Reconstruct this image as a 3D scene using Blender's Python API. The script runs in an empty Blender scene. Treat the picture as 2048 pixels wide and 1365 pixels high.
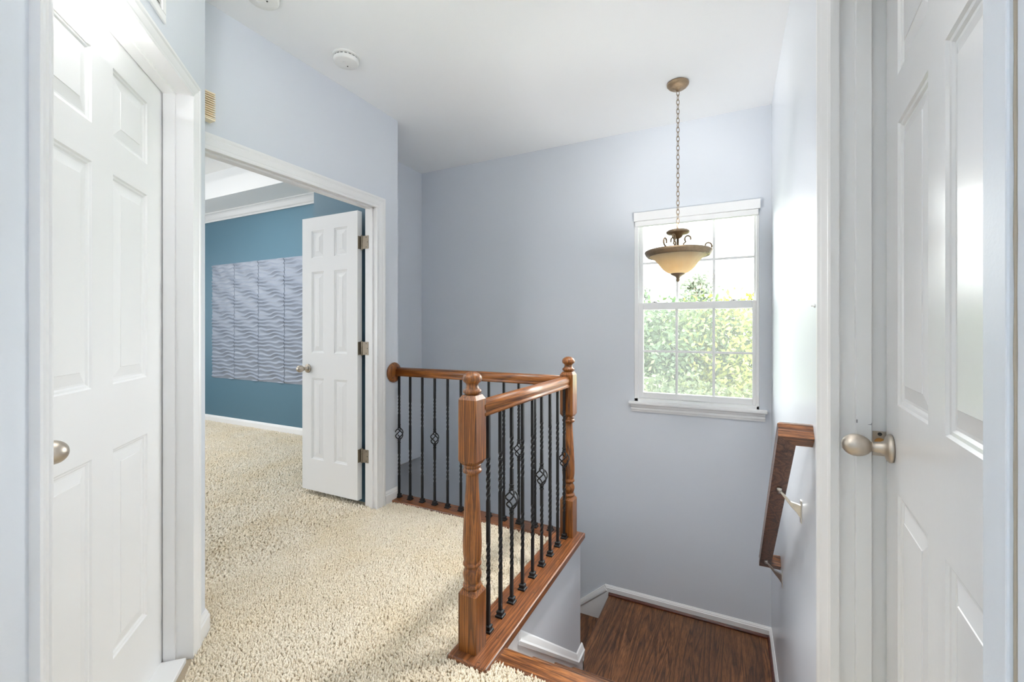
import bpy, bmesh, math, random
import numpy as np
from mathutils import Vector, Matrix

random.seed(7)
rng = np.random.default_rng(11)
S = bpy.context.scene
COL = S.collection
PI = math.pi
R2 = math.sqrt(0.5)

# ------------------------------------------------------------------ key dimensions (metres)
XL = -2.11      # hall face of the left wall (bedroom doorway)
YLE = 2.41      # far end of that wall
XSL = -2.62     # left wall of the stairwell
YB = 3.325      # back wall with the window
XR = 0.235      # right wall
ZC = 2.675      # ceiling
YT = 3.36       # teal bedroom wall
ZL = -0.82      # stair landing
RISE = 0.205

# ------------------------------------------------------------------ materials
MATS = {}
def new_mat(name):
    m = bpy.data.materials.new(name); m.use_nodes = True
    nt = m.node_tree; b = nt.nodes['Principled BSDF']
    MATS[name] = m
    return m, nt, b

def nd(nt, typ, **kw):
    n = nt.nodes.new(typ)
    for k, v in kw.items():
        setattr(n, k, v)
    return n

def paint(name, col, rough=0.5, bump=0.05, scale=250, var=0.0, spec=0.5, coat=0.0):
    m, nt, b = new_mat(name)
    b.inputs['Roughness'].default_value = rough
    b.inputs['Specular IOR Level'].default_value = spec
    b.inputs['Base Color'].default_value = (*col, 1)
    tc = nd(nt, 'ShaderNodeTexCoord')
    if coat:
        b.inputs['Coat Weight'].default_value = coat
        b.inputs['Coat Roughness'].default_value = 0.2
    if var:
        n = nd(nt, 'ShaderNodeTexNoise'); n.inputs['Scale'].default_value = 2.5; n.inputs['Detail'].default_value = 3
        nt.links.new(tc.outputs['Object'], n.inputs['Vector'])
        mx = nd(nt, 'ShaderNodeMixRGB')
        mx.inputs['Color1'].default_value = (*[c * (1 - var) for c in col], 1)
        mx.inputs['Color2'].default_value = (*[min(1, c * (1 + var)) for c in col], 1)
        nt.links.new(n.outputs['Fac'], mx.inputs['Fac'])
        nt.links.new(mx.outputs['Color'], b.inputs['Base Color'])
    if bump:
        n2 = nd(nt, 'ShaderNodeTexNoise'); n2.inputs['Scale'].default_value = scale; n2.inputs['Detail'].default_value = 2
        nt.links.new(tc.outputs['Object'], n2.inputs['Vector'])
        bp = nd(nt, 'ShaderNodeBump'); bp.inputs['Strength'].default_value = bump; bp.inputs['Distance'].default_value = 0.002
        nt.links.new(n2.outputs['Fac'], bp.inputs['Height'])
        nt.links.new(bp.outputs['Normal'], b.inputs['Normal'])
    return m

def wood(name, axis, dark, mid, light, rough=0.3, freq=1.0, plank=None, coat=0.25, st=0.07, ring=14):
    """stained oak; grain runs along axis 'X','Y','Z' of the object's own space"""
    m, nt, b = new_mat(name)
    L = nt.links.new
    tc = nd(nt, 'ShaderNodeTexCoord')
    vec = tc.outputs['Object']
    tone = None
    if plank:
        sp = nd(nt, 'ShaderNodeSeparateXYZ'); L(vec, sp.inputs[0])
        src = sp.outputs['X'] if axis == 'Y' else sp.outputs['Y']
        dv = nd(nt, 'ShaderNodeMath', operation='DIVIDE'); L(src, dv.inputs[0]); dv.inputs[1].default_value = plank
        fl = nd(nt, 'ShaderNodeMath', operation='FLOOR'); L(dv.outputs[0], fl.inputs[0])
        wn = nd(nt, 'ShaderNodeTexWhiteNoise', noise_dimensions='1D'); L(fl.outputs[0], wn.inputs['W'])
        sc = nd(nt, 'ShaderNodeVectorMath', operation='SCALE'); L(wn.outputs['Color'], sc.inputs[0]); sc.inputs['Scale'].default_value = 7.0
        ad = nd(nt, 'ShaderNodeVectorMath', operation='ADD'); L(vec, ad.inputs[0]); L(sc.outputs[0], ad.inputs[1])
        vec = ad.outputs[0]; tone = wn.outputs['Value']
    mp = nd(nt, 'ShaderNodeMapping')
    s = {'X': (st, 1, 1), 'Y': (1, st, 1), 'Z': (1, 1, st)}[axis]
    mp.inputs['Scale'].default_value = [v * freq for v in s]
    L(vec, mp.inputs['Vector'])
    # fine pores
    n1 = nd(nt, 'ShaderNodeTexNoise'); n1.inputs['Scale'].default_value = 260; n1.inputs['Detail'].default_value = 4; n1.inputs['Roughness'].default_value = 0.65
    L(mp.outputs[0], n1.inputs['Vector'])
    # growth rings (cathedral figure)
    n2 = nd(nt, 'ShaderNodeTexNoise'); n2.inputs['Scale'].default_value = 9; n2.inputs['Detail'].default_value = 2; n2.inputs['Distortion'].default_value = 0.6
    L(mp.outputs[0], n2.inputs['Vector'])
    ml = nd(nt, 'ShaderNodeMath', operation='MULTIPLY'); L(n2.outputs['Fac'], ml.inputs[0]); ml.inputs[1].default_value = ring
    fr = nd(nt, 'ShaderNodeMath', operation='FRACT'); L(ml.outputs[0], fr.inputs[0])
    rr = nd(nt, 'ShaderNodeValToRGB')
    rr.color_ramp.elements[0].position = 0.0; rr.color_ramp.elements[0].color = (*dark, 1)
    rr.color_ramp.elements[1].position = 0.35; rr.color_ramp.elements[1].color = (*mid, 1)
    e = rr.color_ramp.elements.new(0.75); e.color = (*light, 1)
    e = rr.color_ramp.elements.new(1.0); e.color = (*[(a + c) / 2 for a, c in zip(dark, mid)], 1)
    L(fr.outputs[0], rr.inputs['Fac'])
    pr = nd(nt, 'ShaderNodeValToRGB')
    pr.color_ramp.elements[0].position = 0.40; pr.color_ramp.elements[0].color = (0.34, 0.30, 0.28, 1)
    pr.color_ramp.elements[1].position = 0.56; pr.color_ramp.elements[1].color = (1.0, 1.0, 1.0, 1)
    L(n1.outputs['Fac'], pr.inputs['Fac'])
    mx = nd(nt, 'ShaderNodeMixRGB', blend_type='MULTIPLY'); mx.inputs['Fac'].default_value = 0.85
    L(rr.outputs['Color'], mx.inputs['Color1']); L(pr.outputs['Color'], mx.inputs['Color2'])
    col = mx.outputs['Color']
    if tone is not None:
        mr = nd(nt, 'ShaderNodeMapRange'); L(tone, mr.inputs['Value']); mr.inputs['To Min'].default_value = 0.72; mr.inputs['To Max'].default_value = 1.18
        m2 = nd(nt, 'ShaderNodeVectorMath', operation='SCALE'); L(col, m2.inputs[0]); L(mr.outputs[0], m2.inputs['Scale'])
        col = m2.outputs[0]
    L(col, b.inputs['Base Color'])
    b.inputs['Roughness'].default_value = rough
    b.inputs['Coat Weight'].default_value = coat; b.inputs['Coat Roughness'].default_value = 0.25
    bp = nd(nt, 'ShaderNodeBump'); bp.inputs['Strength'].default_value = 0.12; bp.inputs['Distance'].default_value = 0.001
    L(n1.outputs['Fac'], bp.inputs['Height']); L(bp.outputs['Normal'], b.inputs['Normal'])
    return m

def metal(name, col, rough, bump=0.0, metallic=1.0, var=0.15):
    m, nt, b = new_mat(name)
    b.inputs['Metallic'].default_value = metallic; b.inputs['Roughness'].default_value = rough
    tc = nd(nt, 'ShaderNodeTexCoord')
    n = nd(nt, 'ShaderNodeTexNoise'); n.inputs['Scale'].default_value = 60; n.inputs['Detail'].default_value = 3
    nt.links.new(tc.outputs['Object'], n.inputs['Vector'])
    mx = nd(nt, 'ShaderNodeMixRGB')
    mx.inputs['Color1'].default_value = (*[c * (1 - var) for c in col], 1); mx.inputs['Color2'].default_value = (*[min(1, c * (1 + var)) for c in col], 1)
    nt.links.new(n.outputs['Fac'], mx.inputs['Fac']); nt.links.new(mx.outputs['Color'], b.inputs['Base Color'])
    return m

WALLC = (0.648, 0.680, 0.728)
M_wall = paint('lavender_wall_paint', WALLC, 0.42, 0.06, 220, 0.015, spec=0.5)
M_wallgloss = paint('lavender_wall_paint_satin', WALLC, 0.30, 0.05, 60, 0.015, spec=0.6)
M_ceil = paint('ceiling_white', (0.87, 0.88, 0.885), 0.8, 0.15, 120, 0.01, spec=0.2)
M_trim = paint('trim_white', (0.80, 0.80, 0.80), 0.32, 0.02, 90)
M_door = paint('door_white', (0.80, 0.80, 0.80), 0.5, 0.04, 160, spec=0.35)
M_trim3 = paint('trim_white_shaded', (0.75, 0.75, 0.745), 0.32, 0.02, 90)  # trim white greyed down: shade at the right doorway put into its colour
M_doorg = paint('door_white_gloss_shaded', (0.67, 0.67, 0.67), 0.22, 0.06, 45, coat=0.4)  # gloss paint, its white darkened to carry the shade on the right side
M_teal = paint('teal_wall_paint', (0.078, 0.165, 0.225), 0.5, 0.06, 220, 0.03)
M_wave = paint('wave_panel_grey', (0.245, 0.28, 0.345), 0.32, 0.0)
M_vinyl = paint('window_vinyl', (0.86, 0.86, 0.86), 0.3, 0.0)
M_plastic = paint('white_plastic', (0.78, 0.78, 0.76), 0.4, 0.0)
M_beige = paint('beige_plastic', (0.86, 0.75, 0.56), 0.5, 0.0)
M_dark = paint('dark_slot', (0.03, 0.03, 0.03), 0.8, 0.0)
M_slot = paint('grey_slot', (0.22, 0.22, 0.21), 0.8, 0.0)
M_caulk = paint('old_caulk', (0.30, 0.255, 0.20), 0.7, 0.1, 60)
M_brass = metal('raw_brass', (0.60, 0.33, 0.12), 0.35)
M_nickel = metal('brushed_nickel', (0.52, 0.46, 0.39), 0.36)
M_hinge = metal('hinge_nickel', (0.30, 0.255, 0.20), 0.5, metallic=0.8)
M_silver = metal('satin_silver', (0.55, 0.53, 0.50), 0.28)
M_bronze = metal('antique_bronze', (0.27, 0.195, 0.125), 0.42, metallic=0.8, var=0.35)
M_iron = paint('black_iron', (0.008, 0.008, 0.009), 0.5, 0.0, spec=0.3)
WD, WM, WL = (0.105, 0.030, 0.005), (0.265, 0.084, 0.012), (0.355, 0.124, 0.021)
M_woodX = wood('oak_rail_x', 'X', WD, WM, WL, 0.36, st=0.03, ring=20)
M_woodY = wood('oak_rail_y', 'Y', WD, WM, WL, 0.36, st=0.03, ring=20)
M_woodZ = wood('oak_post_z', 'Z', WD, WM, WL, 0.36, st=0.022, ring=26)
PD, PM, PL = (0.095, 0.029, 0.008), (0.225, 0.074, 0.020), (0.29, 0.102, 0.029)
M_plateX = wood('oak_plate_x', 'X', PD, PM, PL, 0.38, st=0.035, ring=18)
M_plateY = wood('oak_plate_y', 'Y', PD, PM, PL, 0.38, st=0.035, ring=18)
M_nose = wood('oak_nosing', 'X', (0.10, 0.030, 0.008), (0.25, 0.088, 0.022), (0.34, 0.130, 0.036), 0.3, freq=0.8)
FD, FM, FL = (0.045, 0.016, 0.005), (0.145, 0.054, 0.017), (0.210, 0.084, 0.027)
M_floorwood = wood('oak_landing_planks', 'Y', FD, FM, FL, 0.32, freq=0.8, plank=0.083, coat=0.15)
M_tread = wood('oak_tread', 'X', FD, FM, FL, 0.32, freq=0.8)
M_shoe = wood('shoe_moulding_red', 'X', (0.03, 0.006, 0.003), (0.09, 0.018, 0.008), (0.12, 0.026, 0.011), 0.3)
M_hrailX = wood('handrail_x', 'X', (0.045, 0.015, 0.006), (0.19, 0.070, 0.024), (0.27, 0.105, 0.036), 0.35)
M_hrailS = wood('handrail_slope', 'Y', (0.045, 0.020, 0.012), (0.15, 0.066, 0.038), (0.20, 0.092, 0.054), 0.35)

# carpet
M_carpet, nt, b = new_mat('cream_carpet_yarn')
tc = nd(nt, 'ShaderNodeTexCoord')
n = nd(nt, 'ShaderNodeTexNoise'); n.inputs['Scale'].default_value = 160; n.inputs['Detail'].default_value = 2
nt.links.new(tc.outputs['Object'], n.inputs['Vector'])
r = nd(nt, 'ShaderNodeValToRGB')
r.color_ramp.elements[0].position = 0.3; r.color_ramp.elements[0].color = (0.63, 0.545, 0.42, 1)
r.color_ramp.elements[1].position = 0.62; r.color_ramp.elements[1].color = (0.88, 0.82, 0.70, 1)
nt.links.new(n.outputs['Fac'], r.inputs['Fac'])
n2 = nd(nt, 'ShaderNodeTexNoise'); n2.inputs['Scale'].default_value = 3.0; n2.inputs['Detail'].default_value = 3
nt.links.new(tc.outputs['Object'], n2.inputs['Vector'])
r2 = nd(nt, 'ShaderNodeValToRGB')
r2.color_ramp.elements[0].position = 0.35; r2.color_ramp.elements[0].color = (0.97, 0.94, 0.88, 1)
r2.color_ramp.elements[1].position = 0.6; r2.color_ramp.elements[1].color = (1, 1, 1, 1)
nt.links.new(n2.outputs['Fac'], r2.inputs['Fac'])
mx = nd(nt, 'ShaderNodeMixRGB', blend_type='MULTIPLY'); mx.inputs['Fac'].default_value = 1
nt.links.new(r.outputs['Color'], mx.inputs['Color1']); nt.links.new(r2.outputs['Color'], mx.inputs['Color2'])
nt.links.new(mx.outputs['Color'], b.inputs['Base Color'])
b.inputs['Roughness'].default_value = 0.9; b.inputs['Specular IOR Level'].default_value = 0.1
M_back = paint('carpet_backing', (0.40, 0.33, 0.24), 0.9, 0.3, 200)

# pane glass: mostly clear with a fresnel reflection
M_glass = bpy.data.materials.new('window_glass'); M_glass.use_nodes = True
nt = M_glass.node_tree; nt.nodes.clear()
o_ = nd(nt, 'ShaderNodeOutputMaterial'); mxs = nd(nt, 'ShaderNodeMixShader'); tr = nd(nt, 'ShaderNodeBsdfTransparent'); gl = nd(nt, 'ShaderNodeBsdfGlossy'); fz = nd(nt, 'ShaderNodeFresnel')
tr.inputs['Color'].default_value = (0.95, 0.97, 0.96, 1); gl.inputs['Roughness'].default_value = 0.02; fz.inputs['IOR'].default_value = 1.35
nt.links.new(fz.outputs[0], mxs.inputs[0]); nt.links.new(tr.outputs[0], mxs.inputs[1]); nt.links.new(gl.outputs[0], mxs.inputs[2]); nt.links.new(mxs.outputs[0], o_.inputs[0])

# insect screen: fine pale mesh
M_screen = bpy.data.materials.new('insect_screen'); M_screen.use_nodes = True
nt = M_screen.node_tree; nt.nodes.clear()
o_ = nd(nt, 'ShaderNodeOutputMaterial'); mxs = nd(nt, 'ShaderNodeMixShader'); tr = nd(nt, 'ShaderNodeBsdfTransparent'); tl = nd(nt, 'ShaderNodeBsdfTranslucent')
tl.inputs['Color'].default_value = (0.80, 0.82, 0.80, 1)
tcn = nd(nt, 'ShaderNodeTexCoord'); wv = nd(nt, 'ShaderNodeTexWave', bands_direction='Z'); wv.inputs['Scale'].default_value = 55; wv.inputs['Distortion'].default_value = 0.4
nt.links.new(tcn.outputs['Object'], wv.inputs['Vector'])
mr = nd(nt, 'ShaderNodeMapRange'); mr.inputs['To Min'].default_value = 0.013; mr.inputs['To Max'].default_value = 0.020
nt.links.new(wv.outputs['Fac'], mr.inputs['Value']); nt.links.new(mr.outputs[0], mxs.inputs[0])
nt.links.new(tr.outputs[0], mxs.inputs[1]); nt.links.new(tl.outputs[0], mxs.inputs[2]); nt.links.new(mxs.outputs[0], o_.inputs[0])

# amber lamp glass
M_amber, nt, b = new_mat('amber_alabaster_glass')
tc = nd(nt, 'ShaderNodeTexCoord')
n = nd(nt, 'ShaderNodeTexNoise'); n.inputs['Scale'].default_value = 14; n.inputs['Detail'].default_value = 4
nt.links.new(tc.outputs['Object'], n.inputs['Vector'])
r = nd(nt, 'ShaderNodeValToRGB')
r.color_ramp.elements[0].color = (0.80, 0.63, 0.38, 1); r.color_ramp.elements[1].color = (0.93, 0.84, 0.63, 1)
nt.links.new(n.outputs['Fac'], r.inputs['Fac']); nt.links.new(r.outputs['Color'], b.inputs['Base Color'])
b.inputs['Roughness'].default_value = 0.3
tl = nd(nt, 'ShaderNodeBsdfTranslucent'); nt.links.new(r.outputs['Color'], tl.inputs['Color'])
ms = nd(nt, 'ShaderNodeMixShader'); ms.inputs[0].default_value = 0.55
out = nt.nodes['Material Output']
nt.links.new(b.outputs[0], ms.inputs[1]); nt.links.new(tl.outputs[0], ms.inputs[2]); nt.links.new(ms.outputs[0], out.inputs[0])

def leafmat(name, c1, c2):
    m, nt, b = new_mat(name)
    tc = nd(nt, 'ShaderNodeTexCoord')
    n = nd(nt, 'ShaderNodeTexNoise'); n.inputs['Scale'].default_value = 3.0; n.inputs['Detail'].default_value = 5
    nt.links.new(tc.outputs['Object'], n.inputs['Vector'])
    r = nd(nt, 'ShaderNodeValToRGB'); r.color_ramp.elements[0].position = 0.35; r.color_ramp.elements[1].position = 0.65
    k_ = 0.38
    r.color_ramp.elements[0].color = (*[v * k_ for v in c1], 1); r.color_ramp.elements[1].color = (*[v * k_ for v in c2], 1)
    nt.links.new(n.outputs['Fac'], r.inputs['Fac']); nt.links.new(r.outputs['Color'], b.inputs['Base Color'])
    b.inputs['Roughness'].default_value = 0.6; b.inputs['Specular IOR Level'].default_value = 0.2
    tl = nd(nt, 'ShaderNodeBsdfTranslucent'); nt.links.new(r.outputs['Color'], tl.inputs['Color'])
    ms = nd(nt, 'ShaderNodeMixShader'); ms.inputs[0].default_value = 0.4
    out = nt.nodes['Material Output']
    nt.links.new(b.outputs[0], ms.inputs[1]); nt.links.new(tl.outputs[0], ms.inputs[2]); nt.links.new(ms.outputs[0], out.inputs[0])
    return m
M_bark = paint('bark', (0.16, 0.12, 0.09), 0.9, 0.5, 30)
M_grass = paint('lawn', (0.10, 0.16, 0.05), 0.9, 0.4, 30, 0.2)

# ------------------------------------------------------------------ mesh helpers
class MB:
    def __init__(s): s.v = []; s.f = []; s.sm = []
    def add(s, vs, fs, smooth=False):
        o = len(s.v); s.v += [tuple(v) for v in vs]; s.f += [tuple(i + o for i in f) for f in fs]; s.sm += [smooth] * len(fs); return s
    def box(s, x0, x1, y0, y1, z0, z1):
        v = [(x, y, z) for z in (z0, z1) for y in (y0, y1) for x in (x0, x1)]
        return s.add(v, [(0, 2, 3, 1), (4, 5, 7, 6), (0, 1, 5, 4), (2, 6, 7, 3), (0, 4, 6, 2), (1, 3, 7, 5)])
    def prism(s, poly, vec):
        n = len(poly); vec = Vector(vec)
        a = [Vector(p) for p in poly]; bb = [p + vec for p in a]
        fs = [tuple(range(n))[::-1], tuple(range(n, 2 * n))] + [(i, (i + 1) % n, n + (i + 1) % n, n + i) for i in range(n)]
        return s.add(a + bb, fs)
    def lathe(s, prof, c=(0, 0, 0), axis='Z', seg=28, smooth=True):
        """prof: (r, h) list along axis"""
        vs = []; fs = []
        for r, h in prof:
            for k in range(seg):
                t = 2 * PI * k / seg; x, y = r * math.cos(t), r * math.sin(t)
                p = {'Z': (x, y, h), 'X': (h, x, y), 'Y': (y, h, x)}[axis]
                vs.append((p[0] + c[0], p[1] + c[1], p[2] + c[2]))
        m = len(prof)
        for i in range(m - 1):
            for k in range(seg):
                k2 = (k + 1) % seg
                fs.append((i * seg + k, i * seg + k2, (i + 1) * seg + k2, (i + 1) * seg + k))
        fs.append(tuple(range(seg))[::-1]); fs.append(tuple(range((m - 1) * seg, m * seg)))
        s.add(vs, fs[:-2], smooth); o = len(s.v) - len(vs)
        s.f += [tuple(i + o for i in f) for f in fs[-2:]]; s.sm += [False, False]
        return s
    def tube(s, path, r, seg=8, smooth=True, closed=False):
        P = [Vector(p) for p in path]; n = len(P)
        rad = r if hasattr(r, '__len__') else [r] * n
        vs = []; fs = []; up = None
        for i in range(n):
            if closed: d = P[(i + 1) % n] - P[i - 1]
            else: d = P[min(i + 1, n - 1)] - P[max(i - 1, 0)]
            d.normalize()
            if up is None:
                up = d.orthogonal().normalized()
            up = (up - d * up.dot(d)).normalized(); w = d.cross(up)
            for k in range(seg):
                t = 2 * PI * k / seg
                vs.append(P[i] + (up * math.cos(t) + w * math.sin(t)) * rad[i])
        m = n if closed else n - 1
        for i in range(m):
            j = (i + 1) % n
            for k in range(seg):
                k2 = (k + 1) % seg
                fs.append((i * seg + k, i * seg + k2, j * seg + k2, j * seg + k))
        if not closed:
            fs.append(tuple(range(seg))[::-1]); fs.append(tuple(range((n - 1) * seg, n * seg)))
        return s.add(vs, fs, smooth)
    def sweep(s, path, n, prof, smooth=False, closed=False):
        """mitred sweep of a profile along a path lying in a plane with normal n.
        prof (a, b): a = offset to the left (n x dir), b = offset along n"""
        P = [Vector(p) for p in path]; n = Vector(n).normalized(); m = len(P)
        dirs = [(P[(i + 1) % m] - P[i]).normalized() for i in range(m if closed else m - 1)]
        lefts = [n.cross(d) for d in dirs]
        vs = []
        for i in range(m):
            if closed: l1, l2 = lefts[i - 1], lefts[i]
            else: l1, l2 = lefts[max(i - 1, 0)], lefts[min(i, m - 2)]
            mt = (l1 + l2) / (1 + l1.dot(l2))
            for a, bb in prof: vs.append(P[i] + mt * a + n * bb)
        k = len(prof); fs = []
        for i in range(m if closed else m - 1):
            j = (i + 1) % m
            for q in range(k):
                q2 = (q + 1) % k
                fs.append((i * k + q, i * k + q2, j * k + q2, j * k + q))
        o = len(s.v)
        s.add(vs, fs, smooth)
        if not closed:
            s.add([], []) 
            s.f += [tuple(o + q for q in range(k))[::-1], tuple(o + (m - 1) * k + q for q in range(k))]; s.sm += [False, False]
        return s
    def build(s, name, mat, parent=None, bevel=0, loc=None, fix=True):
        me = bpy.data.meshes.new(name)
        me.from_pydata(s.v, [], s.f); me.update()
        if fix:
            bm = bmesh.new(); bm.from_mesh(me); bmesh.ops.recalc_face_normals(bm, faces=bm.faces); bm.to_mesh(me); bm.free()
        me.polygons.foreach_set('use_smooth', s.sm)
        me.materials.append(mat)
        o = bpy.data.objects.new(name, me); COL.objects.link(o)
        if parent: o.parent = parent
        if loc: o.location = loc
        if bevel:
            mod = o.modifiers.new('bevel', 'BEVEL'); mod.width = bevel; mod.segments = 2; mod.limit_method = 'ANGLE'; mod.angle_limit = math.radians(40)
        return o

def tag(o, label, cat, group=None, kind=None):
    o['label'] = label; o['category'] = cat
    if group: o['group'] = group
    if kind: o['kind'] = kind
    return o
def struct(o, label, cat): return tag(o, label, cat, kind='structure')
def empty(name, loc=(0, 0, 0), rz=0):
    o = bpy.data.objects.new(name, None); COL.objects.link(o); o.location = loc; o.rotation_euler = (0, 0, rz); o.empty_display_size = 0.1
    return o
def copy_tree(o, parent=None):
    c = o.copy(); COL.objects.link(c)
    if parent: c.parent = parent
    for ch in list(o.children): copy_tree(ch, c)
    return c

def DP(s, D, z):
    """point on the 45 degree wall: s along it, D = distance of its plane from the camera's axis"""
    return (-R2 * D - R2 * s, -R2 * D + R2 * s, z)

# ------------------------------------------------------------------ shell
def fl(name, lab, polys, z0, z1, mat, cat='floor'):
    m = MB()
    for p in polys: m.prism([(x, y, z0) for x, y in p], (0, 0, z1 - z0))
    return struct(m.build(name, mat), lab, cat)
fl('floor', 'landing subfloor hidden under the cream carpet', [
    [(-2.8, 1.0), (-0.93, 1.0), (-0.93, 2.34), (-2.8, 2.34)],
    [(-2.3, -2.3), (0.6, -2.3), (0.6, 1.0), (-2.3, 1.0)],
    [(-0.93, 1.0), (0.33, 1.0), (0.33, 1.38), (-0.93, 1.38)],
    [(0.6, -2.3), (1.5, -2.3), (1.5, 1.9), (0.6, 1.9)], [(0.33, 0.4), (0.6, 0.4), (0.6, 1.9), (0.33, 1.9)]], -0.22, 0.0, M_back)
fl('floor_bedroom', 'bedroom subfloor hidden under the cream carpet', [
    [(-7.5, -1.2), (-2.8, -1.2), (-2.8, 2.34), (-7.5, 2.34)], [(-2.8, -1.2), (-2.3, -1.2), (-2.3, 1.0), (-2.8, 1.0)],
    [(-7.5, 2.34), (-2.70, 2.34), (-2.70, 3.5), (-7.5, 3.5)]], -0.04, 0.0, M_back)
fl('ceiling', 'smooth white ceiling over landing and stairs', [[(-2.8, -2.3), (1.5, -2.3), (1.5, 3.47), (-2.8, 3.47)]], ZC, ZC + 0.1, M_ceil, 'ceiling')

WX0, WX1, WZ0, WZ1 = -0.647, 0.166, 0.665, 2.063     # window opening in the back wall
m = MB()
m.box(-4.6, XSL - 0.16, YB, YB + 0.15, -3.2, 0.0)
m.box(XSL - 0.16, WX0, YB, YB + 0.15, -3.2, ZC); m.box(WX1, XR + 0.12, YB, YB + 0.15, -3.2, ZC)
m.box(WX0, WX1, YB, YB + 0.15, -3.2, WZ0); m.box(WX0, WX1, YB, YB + 0.15, WZ1, ZC)
struct(m.build('wall_back', M_wall), 'grey-lavender back wall of the stairwell around the window', 'wall')

# left wall with the bedroom doorway (double-width opening)
DY0, DY1, DZ = 1.12, 2.205, 2.015
m = MB()
m.box(XL - 0.10, XL, 1.0, DY0, 0, ZC); m.box(XL - 0.10, XL, DY1, YLE, 0, ZC); m.box(XL - 0.10, XL, DY0, DY1, DZ, ZC)
struct(m.build('wall_left', M_wall), 'lavender wall holding the bedroom doorway', 'wall')
m = MB()
m.box(XSL - 0.14, XL - 0.10, 2.272, YLE, 0.0, ZC); m.box(XSL - 0.14, XSL, YLE, YB + 0.02, 0.0, ZC)
struct(m.build('wall_stairwell', M_wall), 'short lavender wall at the left of the stairwell behind the railing', 'wall')
m = MB(); m.box(XSL - 0.165, XL - 0.101, 2.262, 2.272, 0, 2.75); m.box(XSL - 0.165, XSL - 0.14, 2.272, YT, 0, 2.75)
struct(m.build('wall_bedroom_right', M_teal), 'teal bedroom wall directly behind the open white door', 'wall')
m = MB(); m.box(-7.5, XSL - 0.14, YT, YT + 0.12, 0, 3.1)
struct(m.build('wall_bedroom_back', M_teal), 'teal bedroom wall carrying the wavy grey panels', 'wall')
m = MB(); m.box(-7.6, -7.5, -1.2, YT, 0, 3.1); m.box(-7.6, -2.3, -1.3, -1.2, 0, 3.1); m.box(-2.3, -2.2, -1.3, 1.0, 0, 3.1)
struct(m.build('wall_bedroom_left', M_teal), 'teal bedroom walls out of sight to the left', 'wall')
# bedroom tray ceiling
m = MB()
SOF = 2.69
m.box(-7.5, -2.22, 2.93, YT, SOF, SOF + 0.06); m.box(-7.5, -2.22, -1.2, -0.6, SOF, SOF + 0.06); m.box(-7.5, -6.9, -0.6, 2.93, SOF, SOF + 0.06)
m.box(-2.85, -2.22, -0.6, 2.93, SOF, SOF + 0.06); m.box(-7.5, -2.2, -1.2, YT, 2.98, 3.08)
m.box(-7.5, -2.22, 2.93, 2.95, SOF + .06, 2.98); m.box(-7.5, -2.22, -.62, -.6, SOF + .06, 2.98); m.box(-6.92, -6.9, -.6, 2.93, SOF + .06, 2.98); m.box(-2.85, -2.83, -.6, 2.93, SOF + .06, 2.98)
struct(m.build('ceiling_bedroom', M_ceil), 'white tray ceiling of the bedroom seen over the doorway', 'ceiling')

# 45 degree wall with the closet door
CS0, CS1, CZ = 1.125, 1.885, 2.055
m = MB()
def dwall(s0, s1, z0, z1, D0=0.605, D1=0.735):
    m.prism([DP(s0, D0, z0), DP(s1, D0, z0), DP(s1, D1, z0), DP(s0, D1, z0)], (0, 0, z1 - z0))
dwall(0.2, CS0, 0, ZC); dwall(CS0, CS1, CZ, ZC)
m.prism([DP(CS1, 0.605, 0), DP(2.03, 0.605, 0), (XL - 0.05, DP(2.03, 0.605, 0)[1], 0), DP(CS1, 0.735, 0)], (0, 0, ZC))
struct(m.build('wall_diagonal', M_wall), 'pale lavender angled wall holding the closet door at left', 'wall')
m = MB()
m.prism([DP(CS0 - .1, 1.3, 0), DP(CS1 - .15, 1.3, 0), DP(CS1 - .15, 1.35, 0), DP(CS0 - .1, 1.35, 0)], (0, 0, ZC))
struct(m.build('wall_closet', M_wall), 'closet interior hidden behind the closed door', 'wall')

# right wall with doorway
RY0, RY1, RZ = 0.552, 1.322, 2.05
m = MB(); m.box(XR, XR + 0.11, RY1, YB + 0.02, -3.2, ZC); m.box(XR, XR + 0.11, RY0, RY1, RZ, ZC)
struct(m.build('wall_right', M_wallgloss), 'bright satin lavender wall along the right of the stairs', 'wall')
m = MB(); m.box(0.2155, XR + 0.11, -0.6, RY0, 0, ZC)
struct(m.build('wall_right_near', M_wall), 'strip of lavender wall at the right edge of the photo', 'wall')
m = MB(); m.box(1.5, 1.6, -2.3, 1.95, 0, ZC); m.box(XR + 0.11, 1.5, 1.9, 2.0, 0, ZC); m.box(-2.4, 1.6, -2.4, -2.3, 0, ZC); m.box(XR + .11, 1.5, 0.3, 0.4, 0, ZC)
struct(m.build('wall_rear', M_wall), 'lavender hall walls behind the photographer', 'wall')

# knee wall below the railing
KX = -0.78
m = MB(); m.box(-0.90, KX, 1.34, 2.44, -3.2, -0.001); m.box(XSL - 0.1, -0.90, 2.34, 2.44, -3.2, -0.001)
struct(m.build('wall_knee', M_wall), 'pale wall under the wooden railing beside the stairs', 'wall')
m = MB(); m.box(-4.7, -4.6, 2.3, YB + .15, -3.2, 0); m.box(-4.7, -2.6, 2.3, 2.44, -3.2, -0.04)
struct(m.build('wall_lower', M_wall), 'lower stairwell walls below the landing', 'wall')
m = MB(); m.box(-4.7, 0.4, 1.2, 3.5, -3.3, -3.2)
struct(m.build('floor_lower', M_floorwood), 'wooden floor at the foot of the lower stairs', 'floor')

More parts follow.
